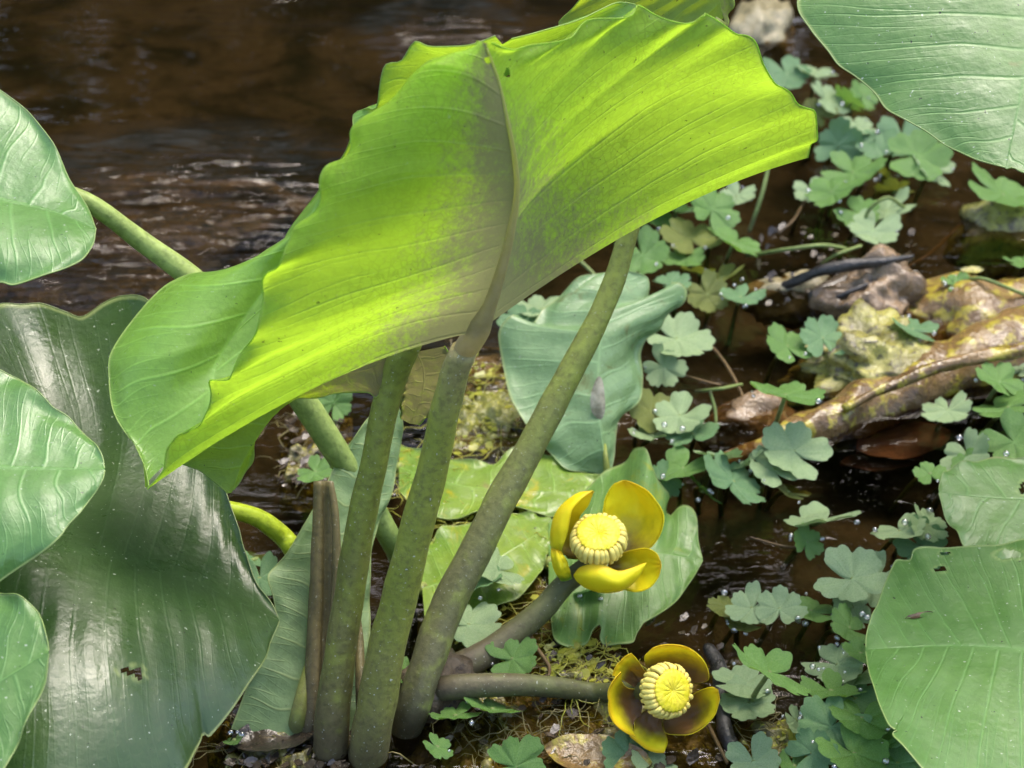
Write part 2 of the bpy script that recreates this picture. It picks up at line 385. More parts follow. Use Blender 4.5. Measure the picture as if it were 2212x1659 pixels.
# ------------------------------------------------------------------ big leaf blades
def blade(name, left, mid, right, mat, parent, bendL=None, bendR=None, n=120, h=44, gL=1.0, gR=1.0, gM=1.0,
          nveins=13, quilt=.0007, wave=.0012, wavek=34, vslant=.25, stain_shade=None, holes=None, rim_r=.00022, seed=0, vw=.10, quiltR=None, edge_curl=0.0):
    """surface between a left margin, a midrib and a right margin (each a list of (x, y, d))"""
    W = lambda pts: [tuple(P(*q)) for q in pts]
    E = {-1: resample(W(left), n, gL), 1: resample(W(right), n, gR)}; Mi = resample(W(mid), n, gM)
    def bend(b, ts):
        if not b: return np.zeros((n, 3))
        tb = [q[0] for q in b]
        vec = np.array([[q[1] * .5 / FPX, q[2] * .5 / FPX, q[3]] for q in b])     # px right, px down, distance
        iv = np.stack([np.interp(ts, tb, vec[:, k]) for k in range(3)], 1)
        return iv[:, :1] * np.array(CR) - iv[:, 1:2] * np.array(CU) - iv[:, 2:3] * np.array(CB)
    ts = np.linspace(0, 1, n)
    nc = 2 * h + 1
    G = np.zeros((n, nc, 3)); S = np.linspace(-1, 1, nc)
    kr = np.exp(-np.linspace(-2, 2, 2 * max(2, n // 14) + 1) ** 2); kr /= kr.sum(); kh = len(kr) // 2
    for side, bd in ((-1, bendL), (1, bendR)):
        B = bend(bd, ts)
        Ep = np.vstack([2 * E[side][0] - E[side][kh:0:-1], E[side], 2 * E[side][-1] - E[side][-2:-kh - 2:-1]])
        Es = np.stack([np.convolve(Ep[:, c_], kr, 'valid') for c_ in range(3)], 1)
        for j in range(h + 1):
            s = j / h
            k = h + side * j
            q = Mi * (1 - s) + Es * s + (E[side] - Es) * s ** 5 + B * (4 * s * (1 - s))
            G[:, k] = q
    du = np.gradient(G, axis=0); dv = np.gradient(G, axis=1)
    N = np.cross(dv, du); N /= np.linalg.norm(N, axis=2)[..., None] + 1e-12
    s_abs = np.abs(S)[None, :]; T = ts[:, None]
    rnd = np.array([[noise.noise(Vector((T[i, 0] * 5, S[j] * 2.2, seed * 3.1))) for j in range(nc)] for i in range(n)])
    # side veins: rows swung towards the tip on the way out
    ph = T * nveins - vslant * s_abs * 0 + .22 * rnd
    fr_ = np.abs(((ph + .5 + .5 * (S[None, :] > 0)) % 1.0) - .5) * 2            # 1 on a vein, 0 midway ... triangle
    d_v = 1 - fr_
    width = vw * (1.15 - .85 * s_abs)
    vein = 0 * d_v
    mr = np.clip(1 - s_abs / (.020 + .02 * (1 - T)), 0, 1); vein = np.maximum(vein, mr)
    quilt *= .38
    q_amp = np.where(S[None, :] < 0, quilt, quiltR if quiltR is not None else quilt)
    disp = q_amp * (np.cos(2 * math.pi * ph) * np.clip(s_abs * 3, 0, 1)) * (1 - .5 * s_abs)
    taper = np.clip(np.minimum(T, 1 - T) * 8, 0, 1)
    disp = disp * taper
    disp += quilt * 2.2 * rnd * np.clip(s_abs * 2, 0, 1) * taper
    disp += wave * np.sin(T * wavek + 3.5 * rnd + S[None, :] * 2) * np.clip((s_abs - .72) / .28, 0, 1) ** 1.5 * taper
    G = G + N * disp[..., None]
    st = np.zeros((n, nc))
    if stain_shade: st = stain_shade(T, S[None, :], rnd)
    rim = np.clip((s_abs - .988) / .012, 0, 1) * .8 * np.ones((n, 1))
    V = G.reshape(-1, 3); vein = vein.reshape(-1); st = np.broadcast_to(st, (n, nc)).reshape(-1).copy(); rim = rim.reshape(-1).copy(); phs = list((ph + .5 * (S[None, :] > 0)).reshape(-1)); outs = list(np.broadcast_to(s_abs, (n, nc)).reshape(-1))
    faces = []
    rel = V - np.array([0, 0, CAM_H]); dep = -rel @ np.array(CB); px = 1106 + FPX * (rel @ np.array(CR)) / dep; py = 829.5 - FPX * (rel @ np.array(CU)) / dep
    hs = holes or []
    inside = np.zeros(len(V), bool)
    for (hx, hy, rx, ry) in hs:
        ang = np.arctan2(py - hy, px - hx)
        e = np.sqrt(((px - hx) / rx) ** 2 + ((py - hy) / ry) ** 2) * (1 + .12 * np.sin(3 * ang + hx))
        inside |= e < 1
        rim = np.maximum(rim, np.clip(1 - np.abs(e - 1.05) / .2, 0, 1) * .4)
    for i in range(n - 1):
        for j in range(nc - 1):
            q = (i * nc + j, i * nc + j + 1, (i + 1) * nc + j + 1, (i + 1) * nc + j)
            if hs and all(inside[k] for k in q): continue
            faces.append(q)
    V = [tuple(v) for v in V]; vein = list(vein); st = list(st); rim = list(rim)
    if rim_r:
        for jj in (0, nc - 1):
            path = [Vector(G[i, jj]) for i in range(n)]
            v, f, al = tube(path, [rim_r] * n, 5, False)
            o = len(V); V += [tuple(q) for q in v]; faces += [tuple(k + o for k in q) for q in f]
            vein += [0.0] * len(v); phs += [.5] * len(v); outs += [1.0] * len(v); st += [0.0] * len(v); rim += [.4] * len(v)
    me = mesh_from(name, V, faces, True, {'vein': vein, 'stain_shade': st, 'rim': rim, 'phase': phs, 'out': outs})
    o = link_mesh(name, me, mat, parent)
    return o, [Vector(m) for m in Mi]

def midrib(mi, parent, mat, r0, r1, off=0.0, t1=1.0, name='midrib'):
    k = max(4, int(len(mi) * t1)); pts = mi[:k:3]; n = len(pts)
    pts = [p + CB * off * (1 - .85 * min(1, i / n * 2.2)) for i, p in enumerate(pts)]
    v, f, al = tube(pts, [r0 + (r1 - r0) * (i / (n - 1)) ** .5 for i in range(n)], 12, True, 0, 4, .12)
    return link_mesh(name, mesh_from(name, v, f, True, {'along': al}), mat, parent)

def base_of(x, y, z=-.03): return P(x, y, z)

# --- the tall lime leaf seen from underneath
r = thing('spatterdock_leaf', 'tall lime green leaf seen from underneath with a grey brown stained midrib', 'leaf', base_of(790, 1700))
stem('stalk', [(788, 1700, -.035, 86), (800, 1600, .553, 86), (860, 1290, .535, 78), (925, 1050, .52, 70), (965, 880, .508, 64), (985, 800, .502, 60), (1003, 756, .4978, 58)], M['stalk_top'], r, 60, 18)
left = [(318, 1057, 0.4860), (352, 1018, 0.4850), (362, 967, 0.4840), (400, 927, 0.4839), (432, 915, 0.4799), (452, 887, 0.4769), (456, 851, 0.4749), (454, 826, 0.4728), (494, 808, 0.4698), (518, 768, 0.4668), (556, 715, 0.4638), (566, 663, 0.4617), (564, 611, 0.4587), (580, 586, 0.4567), (612, 562, 0.4537), (628, 520, 0.4526), (638, 486, 0.4510), (688, 432, 0.4490), (708, 360, 0.4480), (752, 320, 0.4460), (764, 288, 0.4460), (796, 258, 0.4450), (868, 180, 0.4440), (948, 132, 0.4430), (1018, 110, 0.4420), (1032, 88, 0.4410)]
mid = [(1034, 716, .4898), (1062, 645, .484), (1078, 570, .476), (1105, 470, .466), (1115, 390, .458), (1105, 290, .450), (1080, 180, .445), (1046, 92, .441)]
right = [(1745, 341, 0.5420), (1752, 312, 0.5395), (1767, 301, 0.5359), (1757, 237, 0.5304), (1725, 226, 0.5258), (1711, 205, 0.5219), (1676, 182, 0.5159), (1645, 134, 0.5082), (1631, 89, 0.5017), (1600, 80, 0.4973), (1563, 54, 0.4933), (1530, 34, 0.4908), (1512, 49, 0.4893), (1436, 41, 0.4828), (1386, 14, 0.4784), (1360, 30, 0.4759), (1284, 46, 0.4684), (1190, 92, 0.4589), (1112, 107, 0.4495), (1060, 92, 0.4410)]
def main_stain(T, S, rnd):
    a = np.abs(S); wl_ = .46 - .14 * T; wr_ = .46 + .06 * T
    w = np.where(S < 0, wl_, wr_)
    return np.clip(1.15 - a / w * .95, 0, 1.1) + .25 * np.clip(1 - T * 6, 0, 1) * np.clip(1.0 - a * 1.8, 0, 1)
b, mi = blade('blade', left, mid, right, M['main'], r,
    bendL=[(0, 10, -52, .004), (.1, 10, -50, -.001), (.3, 0, 10, -.006), (.6, -20, -10, -.011), (.85, -20, -30, -.009), (1, 0, 0, 0)],
    bendR=[(0, 15, -56, .012), (.12, -30, -20, .011), (.3, -110, 0, .007), (.6, -90, 40, .001), (.85, -40, 30, -.001), (1, 0, 0, 0)],
    n=190, h=70, gL=.85, gR=.9, nveins=12, quilt=.0002, quiltR=.00007, wave=.0014, wavek=46, stain_shade=main_stain, seed=1, vw=.085,
    holes=[(1055, 130, 11, 9), (1096, 158, 8, 12)])
t = NT('midrib_grey_brown'); al = t.attr('along')
c = t.mix(t.ramp(t.noise(300, 4, .7), .35, .7), (.42, .36, .25), (.30, .26, .17)); c = t.mix(t.ramp(al, .45, .9, 0, .7), c, (.30, .36, .10))
nb = t.bump(t.noise(420, 3), .0004, .5)
M['midrib'] = t.done(t.mixs(.62, t.principled(c, .55, .2, nb), t.translucent(t.mix(al, (.62, .54, .30), (.62, .70, .16)), nb)))
stem('midrib', [(980, 810, .5045, 36), (996, 766, .4990, 48), (1013, 738, .4945, 54), (1034, 704, 0.4904, 52), (1056, 664, 0.4846, 32), (1078, 600, 0.4784, 25), (1096, 520, 0.4703, 20), (1110, 440, 0.4622, 15), (1114, 380, 0.4563, 12), (1104, 290, 0.4492, 10), (1080, 180, 0.4445, 7), (1052, 105, 0.4412, 5)], M['midrib'], b, 70, 12)

# --- the leaf behind it, curling over to the left
r2 = thing('spatterdock_leaf', 'fresh green leaf curling over to the left behind the tall lime leaf', 'leaf', base_of(708, 1700))
stem('stalk', [(706, 1700, -.035, 84), (715, 1600, .558, 78), (752, 1300, .548, 68), (790, 1080, .54, 62), (822, 920, .533, 58), (848, 810, .528, 60), (870, 755, .523, 60), (890, 720, .52, 50)], M['stalk'], r2, 60, 16)
left = [(322, 1052, .492), (312, 1000, .50), (285, 950, .506), (250, 890, .512), (235, 820, .52), (236, 765, .524), (280, 695, .53), (320, 642, .534), (360, 608, .538), (410, 592, .54), (470, 594, .54), (520, 578, .54), (560, 550, .54), (602, 552, .535), (625, 505, .53), (690, 420, .52), (758, 300, .50), (760, 246, .50), (790, 232, .498), (812, 232, .495), (832, 142, .49), (868, 131, .488), (894, 92, .485), (930, 104, .482), (1010, 100, .48), (1070, 78, .48)]
mid = [(450, 925, .505), (470, 780, .518), (600, 590, .523), (720, 420, .515), (850, 250, .505), (960, 150, .495), (1085, 96, .485)]
right = [(600, 825, .512), (680, 720, .522), (700, 560, .525), (790, 400, .52), (900, 250, .51), (1020, 170, .505), (1200, 110, .503), (1375, 24, .505), (1340, 8, .503), (1240, 40, .496), (1150, 72, .49), (1105, 84, .486)]
blade('blade', left, mid, right, M['back'], r2, bendL=[(0, -60, 40, .004), (.2, -10, 10, -.010), (.5, 0, 0, -.006), (1, 0, 0, 0)], n=150, h=44, nveins=12, quilt=.0005, wave=.0009, wavek=26, seed=2)
# its hanging lower lobes
left = [(492, 1066, .52), (478, 1052, .52), (430, 1015, .518), (378, 992, .515), (400, 930, .512), (480, 850, .512), (600, 780, .515), (760, 740, .52), (860, 735, .523)]
mid = [(500, 1064, .522), (530, 990, .522), (600, 890, .522), (720, 815, .523), (800, 795, .524), (865, 750, .525)]
right = [(505, 1058, .522), (525, 1030, .524), (545, 990, .526), (553, 945, .527), (575, 908, .528), (633, 862, .528), (693, 855, .527), (795, 846, .527), (815, 858, .527), (850, 800, .526), (868, 760, .525)]
blade('lobe', left, mid, right, M['lobe'], r2, n=90, h=26, nveins=9, quilt=.0004, wave=.0005, stain_shade=lambda T, S, rnd: np.clip((T - .45) * 3.2, 0, 1) + 0 * S, seed=3)
left = [(868, 775, .527), (880, 800, .53), (868, 850, .535), (866, 905, .54)]
mid = [(900, 760, .527), (915, 800, .53), (912, 850, .535), (885, 915, .54)]
right = [(960, 748, .527), (985, 790, .53), (970, 850, .535), (905, 918, .54)]
blade('lobe', left, mid, right, M['lobe'], r2, n=40, h=20, nveins=5, quilt=.0003, seed=4, stain_shade=lambda T, S, rnd: .9 + 0 * T * S)  # shade on this underside is painted in by a near-even mask

# --- third stalk and its leaf at the back
r3 = thing('spatterdock_leaf', 'green leaf showing above the lime leaf on a long bent stalk', 'leaf', base_of(858, 1640))
stem('stalk', [(850, 1650, -.03, 70), (885, 1540, .565, 74), (960, 1330, .567, 76), (1050, 1150, .57, 71), (1150, 955, .575, 64), (1250, 770, .578, 56), (1320, 620, .58, 48), (1358, 500, .58, 44), (1400, 350, .577, 42), (1480, 170, .572, 40), (1560, 40, .567, 38)], M['stalk2'], r3, 80, 16)
left = [(1545, 70, .566), (1460, 82, .56), (1330, 80, .556), (1210, 58, .553), (1238, 18, .552), (1262, -20, .55), (1320, -110, .545), (1420, -190, .54)]
mid = [(1562, 38, .566), (1545, -30, .562), (1500, -110, .552), (1425, -192, .54)]
right = [(1570, 62, .566), (1578, 20, .568), (1590, -40, .566), (1560, -120, .556), (1432, -194, .54)]
blade('blade', left, mid, right, M['lobe'], r3, n=80, h=40, nveins=9, quilt=.0008, seed=5, stain_shade=lambda T, S, rnd: np.clip((S + .12) * 4, 0, 1) * np.clip(1 - T * 1.5, 0, 1) * .6)

# --- glossy leaf on the left with the long sloping stalk
r4 = thing('spatterdock_leaf', 'glossy green leaf above the rippled water on a long sloping pale stalk', 'leaf', base_of(880, 1250))
stem('stalk', [(890, 1260, -.035, 44), (850, 1175, .612, 50), (760, 1030, .60, 56), (680, 900, .59, 58), (560, 745, .578, 56), (410, 600, .57, 50), (300, 515, .565, 46), (195, 440, .556, 40), (100, 400, .553, 36)], M['stalk_light'], r4, 60, 16)
left = [(-520, 330, .56), (-380, 180, .57), (-220, 110, .575), (-90, 130, .57), (0, 192, .565), (60, 240, .562), (112, 310, .556), (150, 382, .55), (188, 442, .543), (207, 495, .535)]
mid = [(-520, 420, .54), (-300, 400, .54), (-60, 420, .542), (110, 455, .54), (207, 495, .535)]
right = [(-520, 520, .53), (-380, 640, .52), (-180, 660, .518), (-60, 625, .518), (0, 610, .518), (30, 616, .517), (90, 600, .519), (135, 584, .521), (178, 558, .524), (202, 525, .53), (207, 495, .535)]
blade('blade', left, mid, right, M['glossy'], r4, n=110, h=40, nveins=9, quilt=.0007, wave=.0014, wavek=22, seed=6, bendR=[(0, 0, 0, -.004), (.7, 0, 0, -.006), (1, 0, 0, 0)])

# --- broad dark leaf low on the left
r5 = thing('spatterdock_leaf', 'broad dark green leaf low over the water, shaded by the lime leaf', 'leaf', base_of(-300, 1500))
stem('stalk', [(-300, 1500, -.035, 70), (-260, 1400, .50, 60), (-160, 1250, .497, 50)], M['stalk2'], r5, 20)
left = [(-220, 1000, .53), (-160, 780, .56), (-60, 680, .585), (0, 660, .598), (45, 660, .602), (90, 656, .604), (140, 672, .603), (175, 682, .602), (225, 652, .604), (270, 640, .604), (325, 652, .60), (395, 760, .59), (440, 900, .575), (485, 1068, .56), (512, 1150, .552), (535, 1205, .548), (560, 1265, .542), (588, 1305, .538), (601, 1335, .535)]
mid = [(-170, 1260, .495), (60, 1190, .508), (250, 1200, .522), (430, 1260, .53), (603, 1340, .534)]
right = [(-200, 1500, .475), (-100, 1750, .46), (100, 1850, .455), (300, 1780, .468), (395, 1665, .482), (436, 1604, .49), (443, 1585, .493), (455, 1590, .493), (500, 1532, .50), (540, 1470, .51), (572, 1420, .52), (595, 1365, .53), (603, 1342, .534)]
blade('blade', left, mid, right, M['dark'], r5, n=170, h=60, nveins=13, quilt=.0006, wave=.0012, wavek=30, seed=7, vw=.05,
      bendL=[(0, 0, 0, .006), (.3, 40, 60, .016), (.6, 0, 30, .010), (1, 0, 0, 0)], bendR=[(0, 0, 0, -.006), (.5, 0, -40, -.012), (1, 0, 0, 0)], holes=[(283, 1450, 30, 13), (300, 1462, 14, 9)])

r6 = thing('spatterdock_leaf', 'glossy rounded leaf overlapping the broad dark leaf, yellow green along its edge', 'leaf', base_of(-420, 1300))
stem('stalk', [(-420, 1300, -.035, 60), (-400, 1150, .50, 56), (-300, 1000, .487, 46)], M['stalk2'], r6, 20)
left = [(-310, 900, .50), (-220, 800, .512), (-100, 770, .515), (0, 800, .508), (40, 812, .506), (75, 845, .503), (112, 882, .50), (150, 900, .497), (195, 945, .493), (220, 985, .488), (226, 1012, .485)]
mid = [(-310, 1000, .485), (-150, 1000, .484), (50, 1010, .484), (226, 1014, .484)]
right = [(-310, 1150, .475), (-230, 1320, .465), (-100, 1340, .463), (0, 1258, .466), (60, 1215, .468), (112, 1175, .470), (140, 1140, .473), (170, 1110, .475), (205, 1065, .479), (222, 1035, .482), (226, 1016, .484)]
blade('blade', left, mid, right, M['glossy'], r6, n=100, h=40, nveins=8, quilt=.0007, wave=.0016, wavek=24, seed=8, bendR=[(0, 0, 0, -.006), (.6, 0, 0, -.006), (1, 0, 0, 0)])

r7 = thing('spatterdock_leaf', 'small bright green leaf in front of the broad dark leaf, lowest on its side', 'leaf', base_of(-380, 1720))
stem('stalk', [(-380, 1760, -.035, 60), (-330, 1650, .455, 50), (-260, 1560, .447, 44)], M['stalk2'], r7, 20)
left = [(-270, 1480, .455), (-180, 1330, .465), (-70, 1272, .468), (0, 1280, .466), (48, 1292, .463), (80, 1322, .459), (98, 1365, .455), (105, 1405, .452)]
mid = [(-270, 1560, .446), (-120, 1540, .446), (20, 1460, .449), (105, 1408, .451)]
right = [(-270, 1700, .435), (-200, 1880, .425), (-70, 1830, .428), (8, 1662, .437), (40, 1600, .441), (75, 1525, .445), (97, 1470, .448), (105, 1412, .451)]
blade('blade', left, mid, right, M['right'], r7, n=80, h=36, nveins=7, quilt=.0006, wave=.0012, wavek=22, seed=9)

# --- pale leaf among the stalks
r8 = thing('spatterdock_leaf', 'pale whitish green leaf standing behind the stalks, underside showing', 'leaf', base_of(640, 1620))
left = [(500, 1575, .563), (530, 1495, .565), (562, 1420, .568), (598, 1335, .572), (592, 1295, .574), (578, 1245, .576), (620, 1195, .58), (690, 1075, .588), (735, 990, .594), (790, 910, .60), (842, 858, .604)]
mid = [(620, 1600, .562), (680, 1400, .574), (730, 1200, .585), (790, 1020, .597), (846, 856, .604)]
right = [(760, 1600, .566), (790, 1480, .572), (800, 1330, .582), (800, 1200, .59), (845, 1060, .60), (868, 960, .605), (862, 890, .606), (849, 856, .604)]
blade('blade', left, mid, right, M['pale'], r8, n=110, h=36, nveins=12, quilt=.0012, wave=.0015, wavek=26, seed=10)
stem('stalk', [(650, 1625, -.03, 50), (640, 1560, .564, 40), (690, 1370, .577, 18), (740, 1180, .588, 8)], M['stalk2'], r8, 24)

# --- big leaf top right
r9 = thing('spatterdock_leaf', 'large bluish green leaf held high above the lobed leaves', 'leaf', base_of(2560, 900))
stem('stalk', [(2560, 900, -.04, 60), (2520, 400, .62, 56), (2420, -50, .585, 50), (2335, -345, .57, 44)], M['stalk2'], r9, 30)
left = [(2230, -380, .575), (1950, -300, .58), (1770, -130, .565), (1722, 0, .55), (1750, 62, .545), (1790, 112, .54), (1812, 142, .537), (1848, 165, .534), (1888, 198, .53), (1915, 236, .526), (1960, 262, .522), (2000, 284, .519), (2040, 312, .515), (2080, 331, .512), (2112, 345, .509), (2150, 356, .507), (2172, 362, .506)]
mid = [(2330, -345, .57), (2280, -100, .545), (2225, 120, .525), (2172, 364, .506)]
right = [(2430, -380, .575), (2620, -100, .55), (2560, 180, .525), (2400, 330, .51), (2280, 380, .504), (2212, 374, .504), (2190, 362, .505), (2174, 365, .506)]
blade('blade', left, mid, right, M['right'], r9, n=140, h=60, nveins=12, quilt=.0004, wave=.0007, wavek=30, seed=11, vw=.05, bendL=[(0, 0, 0, 0), (.5, 0, 0, -.006), (1, 0, 0, 0)])

# --- flat leaves bottom right
r10 = thing('spatterdock_leaf', 'large flat green leaf with insect holes, dusted with white specks', 'leaf', base_of(2600, 1550))
stem('stalk', [(2620, 1550, -.035, 60), (2580, 1500, .535, 50), (2510, 1450, .528, 40)], M['stalk2'], r10, 16)
left = [(2520, 1280, .555), (2400, 1170, .58), (2300, 1150, .585), (2212, 1163, .585), (2150, 1180, .584), (2085, 1183, .584), (2020, 1181, .584), (1976, 1188, .583), (1966, 1206, .58), (1938, 1205, .58), (1926, 1226, .576), (1908, 1272, .566), (1895, 1310, .558), (1884, 1328, .553), (1872, 1370, .546), (1870, 1398, .541)]
mid = [(2510, 1450, .527), (2300, 1410, .535), (2080, 1395, .54), (1870, 1402, .54)]
right = [(2540, 1600, .50), (2480, 1800, .475), (2300, 1880, .465), (2100, 1780, .472), (1990, 1655, .486), (1932, 1596, .495), (1930, 1582, .497), (1940, 1578, .498), (1920, 1560, .50), (1895, 1505, .512), (1878, 1455, .526), (1870, 1408, .539)]
blade('blade', left, mid, right, M['right'], r10, n=170, h=60, nveins=12, quilt=.0006, wave=.0006, wavek=30, seed=12, vw=.05,
      holes=[(2178, 1197, 34, 12), (2032, 1229, 16, 8), (2040, 1195, 14, 6), (1985, 1325, 9, 3)])
r11 = thing('spatterdock_leaf', 'small yellowish green leaf tucked behind the large leaf with insect holes', 'leaf', base_of(2620, 1180))
stem('stalk', [(2640, 1180, -.035, 50), (2600, 1130, .63, 44), (2500, 1080, .625, 36)], M['stalk2'], r11, 16)
left = [(2520, 1000, .645), (2380, 960, .655), (2280, 965, .652), (2212, 990, .645), (2150, 984, .645), (2100, 998, .64), (2062, 1006, .637), (2038, 1022, .633), (2030, 1046, .628), (2028, 1060, .625)]
mid = [(2510, 1080, .625), (2300, 1080, .625), (2150, 1075, .625), (2028, 1064, .624)]
right = [(2520, 1180, .605), (2380, 1240, .595), (2212, 1230, .597), (2120, 1205, .60), (2080, 1175, .606), (2062, 1142, .612), (2040, 1108, .617), (2028, 1066, .624)]
blade('blade', left, mid, right, M['right'], r11, n=80, h=36, nveins=7, quilt=.0006, seed=13, holes=[(2208, 1055, 10, 16)])

# --- ragged upright leaf behind the third stalk
r12 = thing('spatterdock_leaf', 'ragged silvery green leaf standing in the water behind the bent stalk', 'leaf', base_of(1312, 1045))
left = [(1308, 1034, .003), (1262, 1020, .674), (1222, 1010, .676), (1160, 948, .68), (1110, 870, .688), (1086, 790, .694), (1078, 722, .698), (1104, 690, .70), (1150, 704, .70), (1176, 660, .704), (1238, 612, .708), (1280, 592, .71), (1325, 587, .71)]
mid = [(1311, 1035, .003), (1302, 960, .672), (1292, 850, .68), (1300, 720, .69), (1332, 588, .71)]
right = [(1314, 1034, .003), (1330, 985, .678), (1345, 905, .69), (1394, 832, .70), (1384, 765, .705), (1396, 722, .708), (1432, 700, .708), (1474, 656, .71), (1478, 628, .712), (1462, 614, .712), (1440, 626, .712), (1412, 662, .712), (1398, 640, .714), (1394, 602, .716), (1362, 588, .713), (1338, 587, .711)]
blade('blade', left, mid, right, M['silver'], r12, n=110, h=40, nveins=8, quilt=.0013, wave=.002, wavek=26, seed=14, vw=.08, holes=[])
stem('stalk', [(1318, 1075, -.03, 20), (1311, 1035, .004, 18), (1302, 960, .674, 8)], M['stalk2'], r12, 12)
M['scar'] = simple('leaf_scar', (.16, .15, .10), (.36, .34, .26), 160, .8, .2)

# --- leaves lying on the water
def floating(label, left, mid, right, mat, seed, base, **kw):
    rr = thing('spatterdock_leaf', label, 'leaf', base_of(*base))
    b, mi_ = blade('blade', left, mid, right, mat, rr, n=90, h=34, seed=seed, **kw)
    p0 = mi_[0]; p1 = base_of(*base)
    v, f, al = tube([p1, (p0 + p1) / 2 + Vector((0, 0, -.002)), p0], [.003, .003, .0025], 8)
    link_mesh('stalk', mesh_from('stalk', v, f, True, {'along': al}), M['stalk2'], rr)
    return rr
floating('torn green leaf with a withered edge lying on the water behind the upper flower',
    [(1185, 1130, .004), (1250, 1065, .008), (1325, 1012, .012), (1372, 980, .022), (1390, 967, .03), (1408, 1000, .028), (1432, 1050, .02), (1442, 1085, .012), (1448, 1112, .008), (1480, 1098, .010), (1500, 1112, .010), (1508, 1160, .008), (1517, 1206, .006)],
    [(1185, 1215, .003), (1300, 1200, .008), (1420, 1195, .010), (1518, 1208, .006)],
    [(1186, 1300, .003), (1198, 1382, .003), (1225, 1395, .003), (1268, 1388, .003), (1296, 1352, .006), (1304, 1388, .003), (1335, 1394, .003), (1370, 1390, .003), (1388, 1342, .006), (1440, 1318, .006), (1488, 1262, .006), (1510, 1225, .006), (1518, 1210, .006)], M['water'], 15, (1180, 1240), nveins=9, quilt=.0009, wave=.0012)
floating('algae coated leaf lying flat on the water between the stalks',
    [(862, 962, .002), (960, 985, .004), (1060, 1000, .004), (1140, 960, .006), (1215, 1000, .005), (1290, 1030, .005), (1360, 1040, .004), (1410, 1062, .003)],
    [(862, 1010, .002), (1000, 1050, .004), (1200, 1062, .005), (1412, 1066, .003)],
    [(862, 1062, .002), (915, 1105, .003), (1000, 1118, .004), (1080, 1098, .004), (1180, 1112, .004), (1260, 1098, .004), (1340, 1096, .003), (1412, 1070, .003)], M['algal'], 16, (850, 1030), nveins=8, quilt=.0008, wave=.0015)
floating('yellow green leaf half sunk among the algae beside the upper flower stalk',
    [(905, 1200, .002), (960, 1140, .003), (1060, 1120, .005), (1110, 1105, .005), (1190, 1118, .003)],
    [(912, 1270, .002), (1010, 1240, .004), (1100, 1190, .005), (1196, 1130, .003)],
    [(920, 1370, .002), (1000, 1350, .003), (1080, 1310, .004), (1150, 1260, .004), (1185, 1190, .004), (1198, 1140, .003)], M['algal'], 17, (890, 1300), nveins=8, quilt=.0008, wave=.0012)

# oval scar on the ragged leaf
def disc_patch(name, label, cat, x, y, d, rx, ry, mat, tilt, parent=None):
    c = P(x, y, d); s = depth_of(c) / FPX
    V = [c + CB * .0012]; F = []
    for ring, q in ((1, .55), (2, 1.0)):
        for k in range(20):
            a = k / 20 * 6.283; rr = q * (1 + .1 * math.sin(3 * a + x))
            V.append(c + (CR * math.cos(a) * rx * rr + CU * math.sin(a) * ry * rr) * s + CB * (.001 if ring == 1 else .0004))
    for k in range(20):
        F.append((0, 1 + k, 1 + (k + 1) % 20)); F.append((1 + k, 21 + k, 21 + (k + 1) % 20, 1 + (k + 1) % 20))
    return link_mesh(name, mesh_from(name, V, F), mat, parent)
disc_patch('scar', '', '', 1292, 862, .676, 16, 46, M['scar'], 0, r12)

# --- loose stalks
def lone_stem(name, label, cat, pts, mat, **kw):
    v = P(*pts[0][:3])
    rr = thing(name, label, cat, v)
    stem('stalk', pts, mat, rr, **kw)
    return rr
o = lone_stem('withered_stalk', 'withered brown stalk with a split top standing beside the green stalks', 'stalk', [(680, 1700, -.035, 96), (688, 1560, .567, 78), (694, 1350, .572, 62), (698, 1180, .574, 52), (700, 1036, .575, 40)], M['stalk_dry'], groove=.6, n=60, sides=28)
stem('split_sheath', [(716, 1600, .56, 30), (722, 1300, .568, 22), (722, 1120, .57, 18), (712, 1040, .572, 14)], M['stalk_dry'], o)
lone_stem('young_stalk', 'short bright lime stalk arching beside the broad dark leaf', 'stalk', [(655, 1290, -.03, 40), (640, 1205, .595, 42), (612, 1160, .59, 42), (560, 1120, .585, 40), (490, 1100, .58, 38), (430, 1095, .578, 36)], M['stalk_lime'])
lone_stem('young_stalk', 'thin dry strip of stalk leaning between the two thick green stalks', 'stalk', [(790, 1660, -.03, 30), (785, 1520, .565, 26), (778, 1380, .572, 18), (768, 1290, .576, 8)], M['stalk_dry'])

# --- rhizome
def blob(name, mat, c, radii, seed, rough=.3, freq=1.6, subdiv=4, rot=0.0, parent=None, kind=None, flat=None):
    bm = bmesh.new(); bmesh.ops.create_icosphere(bm, subdivisions=subdiv, radius=1)
    ca, sa = math.cos(rot), math.sin(rot)
    for v in bm.verts:
        p = v.co.copy(); d = 1 + rough * noise.noise(p * freq + Vector((seed, 0, 0))) + rough * .4 * noise.noise(p * freq * 3 + Vector((0, seed, 0))) + rough * .15 * noise.noise(p * freq * 9 + Vector((0, seed, 3)))
        q = Vector((p.x * radii[0], p.y * radii[1], p.z * radii[2])) * d
        v.co = Vector((q.x * ca - q.y * sa, q.x * sa + q.y * ca, q.z)) + c
    me = bpy.data.meshes.new(name); bm.to_mesh(me); bm.free()
    me.polygons.foreach_set('use_smooth', [True] * len(me.polygons))
    return link_mesh(name, me, mat, parent, kind)
